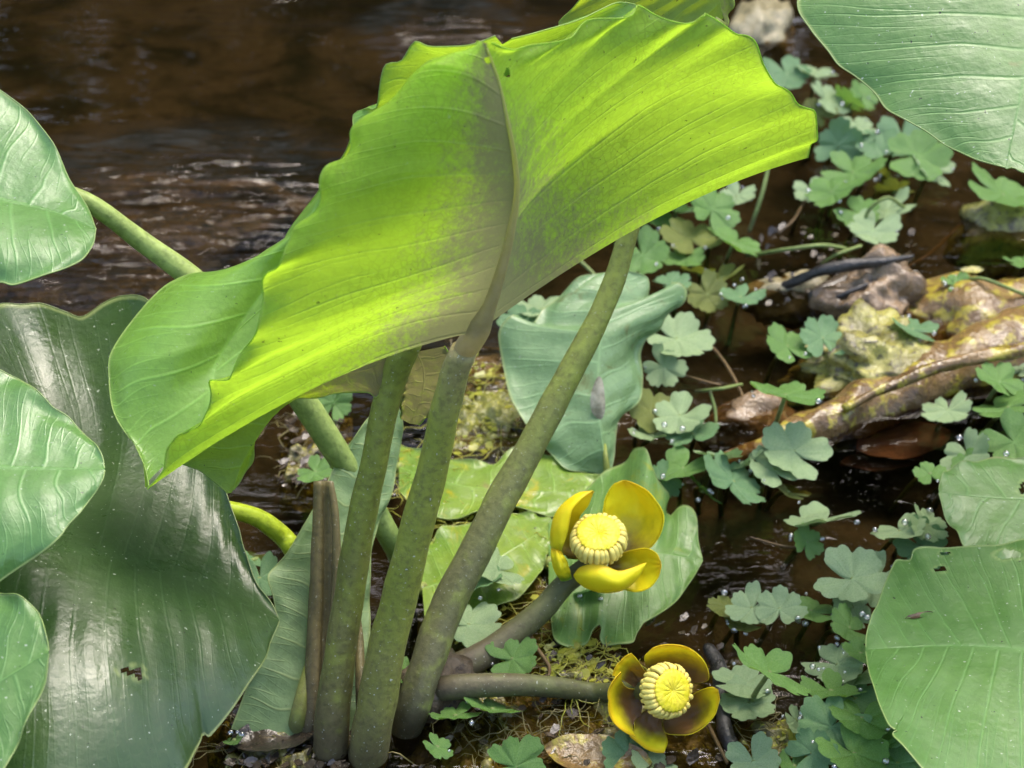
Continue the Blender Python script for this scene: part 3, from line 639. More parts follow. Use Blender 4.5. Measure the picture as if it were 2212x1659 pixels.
def wet(name, a, b, cc, scale, rough=.25, thr=.55, bumpd=.002):
    t = NT(name); n1 = t.noise(scale, 5, .65); n2 = t.noise(scale * 3.5, 4, .6)
    c = t.mix(t.ramp(n1, .35, .65), a, b); c = t.mix(t.ramp(n2, thr, thr + .12), c, cc)
    c = t.mix(t.ramp(t.noise(scale * 9, 3), .5, .75, 0, .5), c, [x * .4 for x in a])
    return t.done(t.principled(c, t.ramp(n1, .3, .7, rough * .7, rough * 1.6), .5, t.bump(n2, bumpd, .8, t.bump(t.noise(scale * 10, 3), bumpd * .3, .7))))
M['rhizome'] = wet('rhizome_skin', (.05, .035, .02), (.09, .065, .035), (.03, .02, .012), 60, .5)
M['log'] = wet('log_wet_bark', (.11, .065, .025), (.18, .11, .035), (.30, .25, .03), 40, .25, .50, .002)
M['moss_stone'] = wet('stone_algae', (.15, .135, .04), (.30, .28, .06), (.08, .065, .03), 75, .2, .52, .0018)
M['brown_stone'] = wet('stone_brown', (.12, .08, .045), (.22, .15, .085), (.05, .035, .025), 50, .2, .6, .002)
M['pale_stone'] = wet('stone_pale', (.19, .16, .08), (.28, .24, .13), (.09, .07, .035), 50, .35, .6, .0015)
M['black_wood'] = wet('stick_black', (.012, .011, .010), (.035, .032, .03), (.06, .055, .05), 120, .35, .62, .001)
M['dead_leaf'] = wet('leaf_dead_wet', (.03, .024, .018), (.07, .05, .03), (.12, .09, .05), 60, .2, .62, .001)
M['red_leaf'] = wet('leaf_dead_red', (.08, .03, .018), (.12, .055, .03), (.04, .02, .012), 80, .6, .6, .0005)

# ------------------------------------------------------------------ flowers
def cm(v): return v * .01
def flower(label, centre, axis, stalk_pts, sepals, mat, spin=0.0, nst=30, k=1.0):
    axis = axis.normalized(); k_ = k
    e1 = (CR - axis * CR.dot(axis)).normalized(); e2 = axis.cross(e1)
    def W(x, y, z): return centre + (e1 * x + e2 * y + axis * z) * .01 * k_
    root = thing('spatterdock_flower', label, 'flower', P(*stalk_pts[0][:3]))
    path, rad = stem_pts(stalk_pts, 50)
    e = W(0, 0, -.35); e0 = W(0, 0, -1.1)
    rs = rad[-1]
    ctrl = [(*p, q) for p, q in zip(path[::7], rad[::7])] + [(*W(0, 0, -.9), rs), (*e, rs * 1.1)]
    s = resample(ctrl, 60)
    v, f, al = tube([Vector(q[:3]) for q in s], [q[3] for q in s], 14, True, 0, 3, .05)
    link_mesh('stalk', mesh_from('stalk', v, f, True, {'along': al}), M['stalk_dark'], root)
    # receptacle and ovary
    prof = [(0.0, -.5), (.26, -.48), (.50, -.30), (.66, -.08), (.74, .12), (.74, .30), (.66, .48), (.62, .62), (.70, .74), (0, .74)]
    V, F = [], []
    for q, h in prof:
        for k in range(28):
            a = k / 28 * 6.2832; V.append(W(q * math.cos(a), q * math.sin(a), h))
    for i in range(len(prof) - 1):
        for k in range(28):
            F.append((i * 28 + k, i * 28 + (k + 1) % 28, (i + 1) * 28 + (k + 1) % 28, (i + 1) * 28 + k))
    link_mesh('ovary', mesh_from('ovary', V, F), M['ovary'], root)
    # stigma disc with rays and a scalloped rim
    V, F = [], []; NA, NR = 96, 14; nray = 14
    for i in range(NR + 3):
        for k in range(NA):
            a = k / NA * 6.2832
            q = min(1, i / NR); ray = max(0, math.cos(nray * a)) ** 3
            rr = .80 * q * (1 + (.035 * math.cos(nray * 2 * a) + .012 * math.sin(5 * a)) * q ** 4)
            h = .80 - .05 * math.exp(-(q / .2) ** 2) + .045 * math.sin(q * 3.0) - .035 * ray * math.exp(-((q - .38) / .26) ** 2) - .06 * q ** 6
            if i > NR: h -= .07 * (i - NR); rr *= 1 - .03 * (i - NR) ** 2
            h += .012 * noise.noise(Vector((rr * 9 * math.cos(a), rr * 9 * math.sin(a), spin)))
            V.append(W(rr * math.cos(a), rr * math.sin(a), h))
    for i in range(NR + 2):
        for k in range(NA):
            F.append((i * NA + k, i * NA + (k + 1) % NA, (i + 1) * NA + (k + 1) % NA, (i + 1) * NA + k))
    link_mesh('stigma', mesh_from('stigma', V, F), M['stigma'], root)
    # stamens: straps bent outwards and down, three whorls
    rr_ = random.Random(int(spin * 100) + 5)
    for row, (cnt, r0, h0, r1, h1) in enumerate([(nst, .66, .64, 1.0, .16), (nst - 4, .66, .36, .96, -.02)]):
        for k in range(cnt):
            a = (k + .5 * row) / cnt * 6.2832 + rr_.uniform(-.04, .04)
            q = rr_.uniform(-.04, .04); pts = []
            rd = [(r0, h0), (r0 + .16, h0 + .06 + q), (r0 + .28 + q, h0 - .02 + q), (r1 + q, h0 - .24), (r1 + .03 + q, (h0 + h1) / 2 - .1), (r1 - .02 + q, h1 + q * 2)]
            ca, sa = math.cos(a), math.sin(a)
            path = [W(x * ca, x * sa, h) for x, h in rd]
            sp = resample([tuple(p) for p in path], 8)
            wdt = (.00102 if row == 0 else .00098) * k_
            tg = np.gradient(sp, axis=0); side = np.array(e2 * ca - e1 * sa)
            V, F, A = [], [], []
            for i in range(8):
                tt = tg[i] / np.linalg.norm(tg[i]); nn = np.cross(tt, side)
                ww = wdt * (.75 + .35 * math.sin(i / 7 * 3.0)); th = ww * .62
                for m in range(6):
                    b = m / 6 * 6.2832
                    V.append(sp[i] + side * ww * math.cos(b) + nn * th * math.sin(b)); A.append(i / 7)
            for i in range(7):
                for m in range(6): F.append((i * 6 + m, i * 6 + (m + 1) % 6, (i + 1) * 6 + (m + 1) % 6, (i + 1) * 6 + m))
            F.append(tuple(range(6))[::-1]); F.append(tuple(42 + m for m in range(6)))
            link_mesh('stamen', mesh_from('stamen', V, F, True, {'along': A}), M['stamen'], root)
    # sepals: thick cupped shells laid out point by point (x, y, depth in cm relative to the flower)
    dc = depth_of(centre)
    def pt(q): return P(1123.9 + .4272 * q[0], 950.3 + .4272 * q[1], dc + .01 * q[2])
    NU, NV = 26, 27; hv = NV // 2
    for si, (lf, md, rt, bl, br, by_s) in enumerate(sepals):
        Lf, Md, Rt = [resample([tuple(pt(q)) for q in e], NU) for e in (lf, md, rt)]
        ts_ = np.linspace(0, 1, NU)
        def bvec(b):
            v = np.array([[q[1] * .4272 * dc / FPX, q[2] * .4272 * dc / FPX, q[3] * .01] for q in b]); iv = np.stack([np.interp(ts_, [q[0] for q in b], v[:, k_i]) for k_i in range(3)], 1)
            return iv[:, :1] * np.array(CR) - iv[:, 1:2] * np.array(CU) - iv[:, 2:] * np.array(CB)
        G = np.zeros((NU, NV, 3))
        for E_, bb, sg in ((Lf, bl, -1), (Rt, br, 1)):
            B_ = bvec(bb) if bb else 0
            for k in range(hv + 1):
                q = k / hv; G[:, hv + sg * k] = Md * (1 - q) + E_ * q + (4 * q * (1 - q)) * B_
        for i in range(NU):
            for k in range(NV): G[i, k] += np.array(CB) * .0005 * noise.noise(Vector((i * .25, k * .25, si * 7 + spin)))
        Nn = np.cross(np.gradient(G, axis=1), np.gradient(G, axis=0)); Nn /= np.linalg.norm(Nn, axis=2)[..., None] + 1e-12
        ctr = np.array(W(0, 0, 1.0)); sgn = 1.0 if ((ctr - G) * Nn).sum() > 0 else -1.0
        V, F, U_, I_, Ed = [], [], [], [], []
        for lay, off in ((1, .00032), (0, -.00032)):
            for i in range(NU):
                for k in range(NV):
                    sv = (k - hv) / hv; u = i / (NU - 1)
                    if by_s: u, e_ = (1 - sv) / 2, max(u * 2 - 1, -(u * 2 - 1)) ; ed = max((1 - sv) / 2, e_ ** 4 * .9)
                    else: ed = max(u, abs(sv) ** 3 * (.35 + .65 * u))
                    th = 1 - .55 * max(abs(sv), i / (NU - 1)) ** 6
                    V.append(G[i, k] + Nn[i, k] * sgn * off * th); U_.append(u); I_.append(lay); Ed.append(ed)
        nn_ = NU * NV
        for i in range(NU - 1):
            for k in range(NV - 1):
                a_ = i * NV + k; F.append((a_, a_ + 1, a_ + NV + 1, a_ + NV)); F.append((nn_ + a_, nn_ + a_ + NV, nn_ + a_ + NV + 1, nn_ + a_ + 1))
        ring = [i * NV for i in range(NU)] + [(NU - 1) * NV + k for k in range(1, NV)] + [i * NV + NV - 1 for i in range(NU - 2, -1, -1)] + [k for k in range(NV - 2, 0, -1)]
        for k in range(len(ring)):
            a_, b_ = ring[k], ring[(k + 1) % len(ring)]; F.append((a_, nn_ + a_, nn_ + b_, b_))
        link_mesh('sepal', mesh_from('sepal', V, F, True, {'u': U_, 'inner': I_, 'edge': Ed}), mat, root)
    return root

# each sepal: left margin, middle, right margin from base to tip, then how far each half bellies out (t, right, down, away)
c1 = P(1292, 1176, .592)
S1 = [
 ([(430, 545, .7), (418, 470, .6), (416, 400, .5), (428, 300, .45), (470, 225, .5), (520, 205, .55)], [(460, 560, .8), (530, 480, 1.1), (570, 400, 1.2), (575, 300, 1.0), (528, 204, .55)],
  [(500, 575, .7), (600, 567, .5), (660, 545, .35), (705, 485, .3), (727, 410, .3), (714, 348, .35), (650, 262, .45), (580, 220, .5), (536, 205, .55)], [(0, 0, 0, .1), (.5, 0, 0, .25), (1, 0, 0, 0)], [(0, 0, 0, .1), (.5, 0, 0, .3), (1, 0, 0, 0)], False),
 ([(240, 600, .3), (212, 558, .0), (236, 485, -.15), (248, 420, -.15), (264, 350, -.05), (312, 296, .15), (366, 258, .4)], [(300, 600, .8), (172, 560, .5), (155, 495, .45), (166, 410, .45), (202, 340, .45), (288, 272, .45), (369, 257, .4)],
  [(370, 600, 1.0), (330, 520, 1.1), (305, 450, 1.1), (302, 388, 1.0), (346, 330, .7), (371, 262, .4)], [(0, 0, 0, -.1), (.4, -12, 0, -.05), (1, 0, 0, 0)], [(0, 0, 0, .3), (.5, -30, 0, .25), (1, 0, 0, 0)], False),
 ([(205, 712, .5), (172, 660, .25), (157, 600, .2), (156, 548, .2)], [(232, 712, .3), (205, 650, -.05), (188, 600, -.05), (180, 556, .05)], [(262, 700, .3), (250, 655, .1), (236, 612, .05), (206, 566, .0)], None, None, False),
 ([(274, 678, -.1), (300, 646, -.45), (340, 632, -.7), (390, 628, -.8), (440, 640, -.85), (480, 658, -.85), (510, 662, -.8), (560, 648, -.65), (600, 634, -.45), (636, 621, -.15)],
  [(272, 686, 0), (290, 715, -.2), (330, 745, -.4), (390, 766, -.5), (450, 771, -.5), (510, 760, -.45), (560, 732, -.35), (600, 690, -.25), (637, 624, -.1)],
  [(330, 660, .7), (360, 680, .7), (400, 690, .7), (440, 690, .7), (470, 680, .7), (500, 660, .7)], [(0, 0, 0, -.1), (.5, 0, 6, -.45), (1, 0, 0, -.1)], [(0, 0, 0, 0), (.5, 0, 10, -.1), (1, 0, 0, 0)], True),
 ([(450, 610, .7), (520, 572, .55), (580, 554, .4), (640, 548, .25), (690, 574, .15), (710, 615, .1)], [(440, 640, .8), (530, 650, .75), (620, 655, .6), (713, 632, .1)], [(430, 680, .7), (500, 745, .5), (560, 766, .35), (610, 766, .25), (662, 742, .2), (700, 690, .15), (712, 645, .1)], [(0, 0, 0, 0), (.5, 0, 0, .2), (1, 0, 0, 0)], [(0, 0, 0, 0), (.5, 0, 0, .2), (1, 0, 0, 0)], False)]
flower('yellow cup flower held higher on the slanting stalk, its round yellow stigma facing up', c1, CB * .76 + CU * .64 - CR * .03,
    [(905, 1500, -.02, 78), (950, 1462, .585, 72), (1040, 1415, .59, 62), (1120, 1360, .597, 56), (1185, 1305, .601, 52), (1222, 1262, .603, 48)], S1, M['sepal'], .3, 30, .94)
c2 = P(1428, 1492, .552)
S2 = [
 ([(690, 1200, .8), (650, 1160, .6), (632, 1125, .3), (628, 1095, .1), (650, 1068, 0)], [(740, 1210, .9), (765, 1150, .9), (775, 1090, .5), (775, 1034, 0)], [(800, 1240, .8), (880, 1232, .4), (948, 1216, 0), (950, 1165, -.05), (925, 1112, -.05), (885, 1072, 0), (845, 1048, 0)], [(0, 0, 0, 0), (.5, 0, 0, .2), (.85, -8, -8, 0), (1, -14, -10, 0)], [(0, 0, 0, 0), (.5, 20, -10, .3), (1, 0, -3, 0)], False),
 ([(800, 1340, .8), (850, 1306, .5), (900, 1272, .2), (965, 1250, -.1), (1000, 1262, -.2)], [(770, 1370, .9), (860, 1380, .8), (940, 1350, .4), (1004, 1284, -.2)], [(720, 1390, .8), (722, 1440, .5), (735, 1482, .2), (790, 1490, .05), (860, 1488, -.1), (930, 1448, -.2), (985, 1388, -.25), (1008, 1310, -.2)], [(0, 0, 0, 0), (.5, 0, 0, .2), (1, 0, 0, 0)], [(0, 0, 0, 0), (.5, 10, 10, .35), (1, 0, 0, 0)], False),
 ([(640, 1360, .9), (585, 1410, .7), (574, 1470, .5), (550, 1497, .3)], [(680, 1370, 1.0), (655, 1440, .9), (645, 1510, .6), (632, 1560, .2)], [(715, 1390, .9), (718, 1450, .7), (745, 1520, .4), (728, 1582, .15)], [(0, 0, 0, 0), (.6, 0, 0, .1), (1, 0, 0, 0)], [(0, 0, 0, 0), (.6, 0, 0, .1), (1, 0, 8, 0)], False),
 ([(610, 1262, .8), (545, 1255, .55), (515, 1225, .2), (508, 1172, -.1)], [(620, 1320, .9), (540, 1330, .8), (480, 1325, .3), (447, 1318, -.2)], [(610, 1390, .8), (575, 1430, .6), (568, 1470, .3), (582, 1502, 0)], [(0, 0, 0, 0), (.6, 0, 0, .2), (1, -26, 0, -.1)], [(0, 0, 0, 0), (.6, 0, 0, .2), (1, -44, 14, -.1)], False),
 ([(590, 1260, .8), (520, 1215, .5), (467, 1190, .15)], [(620, 1230, .9), (560, 1165, .7), (505, 1122, .1)], [(660, 1210, .8), (620, 1155, .5), (592, 1112, .3), (563, 1079, .1)], [(0, 0, 0, 0), (1, -6, -6, 0)], [(0, 0, 0, 0), (1, -4, -6, 0)], False)]
flower('yellow flower lying lower at the end of the flat stalk, its brown inner sepals showing', c2, CB * .84 + CU * .14 + CR * .50,
    [(890, 1520, -.02, 60), (960, 1488, .570, 56), (1010, 1480, .568, 54), (1120, 1476, .571, 50), (1210, 1488, .576, 46), (1290, 1500, .579, 42)], S2, M['sepal2'], .7, 28, .86)

rz = thing('rhizome', 'brown knobbly rhizome at the foot of the flower stalks', 'rhizome', P(930, 1520, -.03))
blob('root_body', M['rhizome'], P(945, 1490, .580), (.015, .011, .011), 3, .35, 1.6, 4, .4, rz)
blob('root_knob', M['rhizome'], P(905, 1500, .575), (.010, .010, .012), 8, .3, 1.6, 3, .4, rz)

# ------------------------------------------------------------------ stones, log and litter
def single(name, label, cat, o, group=None): return tag(o, label, cat, group)
def at_obj(o, label, cat, group=None): return tag(o, label, cat, group)
lg = thing('sunken_log', 'wet brown log with yellow green algae lying half under water', 'log', P(1900, 880, -.02))
path, rad = stem_pts([(1560, 1000, -.008, 46), (1640, 975, -.004, 54), (1760, 925, .000, 84), (1900, 862, .000, 112), (2040, 808, .000, 140), (2160, 770, .000, 156), (2330, 730, .000, 166)], 70)
v, f, al = tube(path, rad, 26, True, 0, 2, .35); link_mesh('trunk', mesh_from('trunk', v, f, True, {'along': al}), M['log'], lg)
path, rad = stem_pts([(1820, 880, .010, 20), (1960, 815, .016, 26), (2080, 782, .018, 28), (2200, 756, .018, 30), (2330, 735, .014, 30)], 50)
v, f, al = tube(path, rad, 14, True, 0, 5, .5); link_mesh('ridge', mesh_from('ridge', v, f, True, {'along': al}), M['log'], lg)
tag(blob('log_stump', M['log'], P(2120, 705, -.012), (.042, .030, .022), 21, .35, 1.5, 4, .3), 'golden brown lump of sunken wood beyond the log', 'wood')
tag(blob('mossy_stone', M['moss_stone'], P(1872, 795, -.004), (.032, .026, .017), 12, .65, 1.7, 5, .6), 'yellow green algae covered stone leaning on the log', 'stone')
tag(blob('wet_stone', M['brown_stone'], P(1880, 668, -.006), (.024, .018, .024), 31, .45, 1.4, 5, .2), 'wet brown stone with white glints behind the mossy stone', 'stone')
tag(blob('wet_stone', M['pale_stone'], P(1715, 648, -.010), (.020, .012, .014), 33, .4, 1.4, 4, .1), 'low tan stone at the waterline beside the wet brown stone', 'stone')
tag(blob('pale_stone', M['pale_stone'], P(1640, 85, -.01), (.022, .034, .026), 41, .4, 1.4, 4, -.3), 'pale yellowish stone half hidden behind the lime leaf', 'stone')
tag(blob('pale_stone', M['moss_stone'], P(2165, 515, -.012), (.026, .018, .020), 44, .4, 1.4, 4, .2), 'mottled yellow stone below the large bluish leaf', 'stone')
tag(blob('brown_stone', M['brown_stone'], P(1625, 925, -.012), (.022, .012, .014), 47, .3, 1.4, 4, .3), 'small rust coloured stone at the end of the log', 'stone')
# stones making the riffle on the left
M['riffle'] = wet('stone_riffle', (.05, .042, .024), (.13, .10, .06), (.03, .025, .015), 30, .5, .55, .003)
tag(blob('riffle_stone', M['riffle'], P(370, 500, -.036), (.075, .06, .016), 52, .35, 1.4, 4, .2), 'broad pale stone just under the rippled water', 'stone')
tag(blob('riffle_stone', M['riffle'], P(190, 640, -.036), (.05, .03, .014), 55, .35, 1.4, 4, .1), 'flat sunken stone below the glossy leaf on the sloping stalk', 'stone')
tag(blob('riffle_stone', M['pale_stone'], P(1020, 830, -.016), (.022, .026, .014), 57, .4, 1.6, 4, .1), 'sunken pale stone under the algae between the stalks', 'stone')

def stick(name, label, pts, mat, cat='stick', rough=.3, group=None):
    path, rad = stem_pts(pts, 36); v, f, al = tube(path, rad, 10, True, 0, rng.random() * 9, rough)
    return tag(link_mesh(name, mesh_from(name, v, f, True, {'along': al}), mat), label, cat, group)
stick('black_stick', 'thick black wet stick beside the lower flower', [(1528, 1400, .002, 26), (1552, 1450, .003, 34), (1556, 1520, .003, 32), (1566, 1580, .002, 34), (1592, 1640, -.002, 36)], M['black_wood'])
stick('twig', 'thin tan twig leaning on the black stick', [(1530, 1560, .002, 9), (1555, 1610, .003, 8), (1575, 1650, .002, 7)], M['root'])
stick('black_stick', 'dark forked wood tip standing out of the water above the brown stone', [(1690, 620, .000, 18), (1780, 585, .016, 24), (1880, 570, .020, 22), (1972, 552, .020, 10)], M['black_wood'], rough=.6)
stick('black_stick', 'dark wet splinter lying against the wet brown stone', [(1780, 655, .004, 8), (1850, 622, .012, 10), (1930, 590, .012, 5)], M['black_wood'], rough=.6)
for lab, pts in [
    ('pale green runner arching above the dark water near the brown stone', [(1610, 552, .004, 8), (1690, 538, .018, 9), (1770, 530, .020, 9), (1825, 540, .010, 9)]),
    ('short green runner branching off beside the dark wood', [(1772, 570, .004, 8), (1810, 548, .012, 8), (1860, 530, .010, 7)]),
    ('green runner curving through the upper lobed leaves', [(1860, 500, .004, 8), (1880, 450, .016, 8), (1920, 425, .022, 8), (1958, 450, .012, 7)]),
    ('pale runner tying the small round leaf to the bank', [(2085, 605, .010, 8), (2120, 603, .016, 8), (2170, 620, .014, 8), (2240, 650, .004, 8)]),
    ('thin green runner below the ragged leaf tip', [(1500, 845, .006, 7), (1560, 840, .010, 8), (1600, 832, .004, 6)]),
    ('upright green shoot beside the log end', [(1535, 845, .012, 7), (1545, 890, .006, 7), (1545, 935, .000, 6)]),
    ('straight stalk crossing below the lime leaf edge', [(1620, 500, .000, 9), (1645, 420, .016, 9), (1665, 340, .03, 8)]),
    ('thin stem beside the bent stalk top', [(1225, 540, .010, 8), (1270, 580, .006, 8), (1300, 610, .002, 7)])]:
    stick('runner', lab, pts, M['runner'], 'runner', .1)
for lab, pts in [
    ('fine brown root loop near the ragged leaf', [(1500, 725, .003, 6), (1545, 760, .004, 7), (1580, 810, .003, 7), (1605, 860, .001, 6)]),
    ('fine brown root crossing the dark pool', [(1620, 1160, .001, 6), (1700, 1180, .002, 6), (1780, 1185, .001, 5)]),
    ('fine tan root among the upper lobed leaves', [(1680, 505, .001, 6), (1720, 470, .002, 6), (1745, 420, .001, 5)]),
    ('fine tan root beside the log', [(1420, 800, .001, 6), (1480, 810, .002, 6), (1560, 830, .001, 5)]),
    ('curled pale rootlet below the upper flower stalk', [(1140, 1360, .004, 10), (1160, 1400, .006, 9), (1185, 1440, .003, 8), (1180, 1470, .001, 6)]),
    ('long sunken root below the pale pond leaf', [(1900, 600, -.004, 6), (1990, 560, -.003, 6), (2080, 480, -.004, 5)])]:
    stick('rootlet', lab, pts, M['root'], 'root', .2)

def litter(name, label, x, y, z, ln, wd, rot, mat, seed, cat='dead leaf', tilt=0.0, curl=.25):
    """a small pointed dead leaf with a fold"""
    c = P(x, y, z); V, F, vn = [], [], []; ca, sa = math.cos(rot), math.sin(rot)
    for i in range(15):
        u = i / 14 * 2 - 1; w = wd * (1 - u * u) ** .7 * (1 + .15 * noise.noise(Vector((u * 4, seed, 0))))
        for j in range(7):
            v_ = j / 3 - 1
            p = Vector((u * ln, v_ * w, curl * wd * v_ * v_ + .2 * ln * noise.noise(Vector((u * 2, v_, seed))) * .4 + tilt * u * ln))
            V.append(c + Vector((p.x * ca - p.y * sa, p.x * sa + p.y * ca, p.z)))
    for i in range(14):
        for j in range(6): F.append((i * 7 + j, i * 7 + j + 1, i * 7 + 8 + j, i * 7 + 7 + j))
    return tag(link_mesh(name, mesh_from(name, V, F), mat), label, cat)
litter('dead_leaf', 'reddish dead leaf sunk in the dark pool below the log', 1950, 962, -.012, .022, .012, .3, M['red_leaf'], 3)
litter('dead_leaf', 'pinkish brown dead leaf under the water beside the red one', 1905, 1000, -.016, .018, .007, .1, M['red_leaf'], 5)
litter('dead_leaf', 'dark wet dead leaf folded over the brown stone', 1850, 590, .010, .024, .010, .35, M['dead_leaf'], 7, tilt=.2, curl=-.6)
litter('dead_leaf', 'dark dead leaf at the foot of the withered stalk', 600, 1590, .003, .016, .008, .3, M['dead_leaf'], 9)
litter('dead_leaf', 'mottled brown dead leaf afloat below the lower flower', 1290, 1640, .002, .018, .009, -.2, M['log'], 11)
litter('dead_leaf', 'thin tan scrap of leaf lying on the large leaf with holes', 1985, 1330, .5535, .005, .0012, .3, M['root'], 12, cat='leaf scrap')
litter('dead_leaf', 'yellow leaf scrap floating above the small round leaf', 2100, 585, .003, .006, .003, .1, M['moss_stone'], 13, cat='leaf scrap')

# ------------------------------------------------------------------ lobed pennywort leaves
def penny_mesh(seed, lobes, sinus=.55):
    rr = random.Random(seed); NA, NR = 84, 8
    V, F = [(0, 0, 0)], []; vein = [1.0]; rimv = [0.0]
    amp = [rr.uniform(.85, 1.08) for _ in range(lobes)]
    for i in range(1, NR + 1):
        q = i / NR
        for k in range(NA):
            th = -math.pi + (k + .5) / NA * 2 * math.pi
            g = (th + math.pi) / (2 * math.pi)
            lf = g * lobes; li = min(lobes - 1, int(lf)); fr = lf - li
            rad = amp[li] * (.70 + .30 * math.sin(math.pi * fr) ** .42)
            rad *= 1 + .10 * abs(math.sin(math.pi * fr * 3)) - .05
            gap = min(g, 1 - g) * 2 * math.pi
            rad *= 1 - .80 * math.exp(-(gap / .22) ** 2) * sinus / .55
            rad *= q
            h = .16 * rad * rad * (1 + .5 * math.sin(2 * th + seed)) + .05 * math.sin(math.pi * fr) * q * math.cos(th * 2 + seed) - .07 * abs(math.cos(math.pi * fr)) ** 8 * q
            h += .10 * noise.noise(Vector((rad * math.cos(th) * 1.6, rad * math.sin(th) * 1.6, seed)))
            V.append((rad * math.cos(th), rad * math.sin(th), h)); vein.append(max(0, 1 - abs(fr - .5) / .05) * (1 - q * .8)); rimv.append(0.0)
    for k in range(NA): F.append((0, 1 + k, 1 + (k + 1) % NA))
    for i in range(NR - 1):
        for k in range(NA):
            a = 1 + i * NA + k; b = 1 + i * NA + (k + 1) % NA; F.append((a, a + NA, b + NA, b))
    # thin underside so the leaf has an edge
    return mesh_from('pennywort_blade', V, F, True, {'vein': vein, 'rim': rimv, 'stain_shade': [0.0] * len(V), 'phase': [.5] * len(V), 'out': [0.0] * len(V)})
PM = {}
def penny(x, y, z, dia, kind, rot, label, group, tilt=(0, 0), lobes=5, stalk=(0, 0)):
    if z < .3 and z < .03: z *= .6
    c = P(x, y, z); s = dia * .63 * depth_of(c) / FPX
    mat = {'g': M['penny'], 'b': M['penny_b'], 'p': M['penny_p'], 'y': M['penny_y']}[kind]
    key = (kind, lobes, rng.randint(0, 3))
    if key not in PM:
        me = penny_mesh(hash(key[1] * 10 + key[2]) % 97 + key[2], lobes); me.materials.append(mat); PM[key] = me
    bx, by = c.x + stalk[0] * .01 + rng.uniform(-.004, .004), c.y + .034 + rng.uniform(-.006, .006)
    base = Vector((bx, by, bed_z(bx, by) - .002))
    root = thing('pennywort', label, 'water plant', base, group)
    o = bpy.data.objects.new('blade', PM[key]); col.objects.link(o); o.parent = root
    o.location = c - base; o.scale = (s, s, s)
    o.rotation_euler = (tilt[0], tilt[1], rot)
    m = (c + base) / 2 + Vector((rng.uniform(-.003, .003), rng.uniform(-.004, .001), .006))
    sp = resample([tuple(base), tuple(m), tuple(c - Vector((0, 0, .0002)))], 9)
    v, f, al = tube([Vector(q) for q in sp], [.0009 + .0003 * (1 - i / 8) for i in range(9)], 6)
    link_mesh('stalk', mesh_from('stalk', v, f, True, {'along': al}), M['runner'], root)
    return root, c, s
G1 = 'lobed leaves under the large bluish leaf'; G2 = 'lobed leaves beside the lime leaf edge and bent stalk'; G3 = 'lobed leaves around the log'
G4 = 'lobed leaves between the ragged leaf and the pool'; G5 = 'lobed leaves beside the large leaf with holes'; G6 = 'lobed leaves around the flower stalks'
LB = {G1: 'small lobed pennywort leaf in the wet cluster under the large bluish leaf', G2: 'small lobed pennywort leaf in the cluster between lime leaf edge and ragged leaf',
      G3: 'small lobed pennywort leaf growing by the log and mossy stone', G4: 'small lobed pennywort leaf in the cluster between ragged leaf and dark pool',
      G5: 'small lobed pennywort leaf beside the large flat leaf with holes', G6: 'small lobed pennywort leaf growing around the flower stalks'}
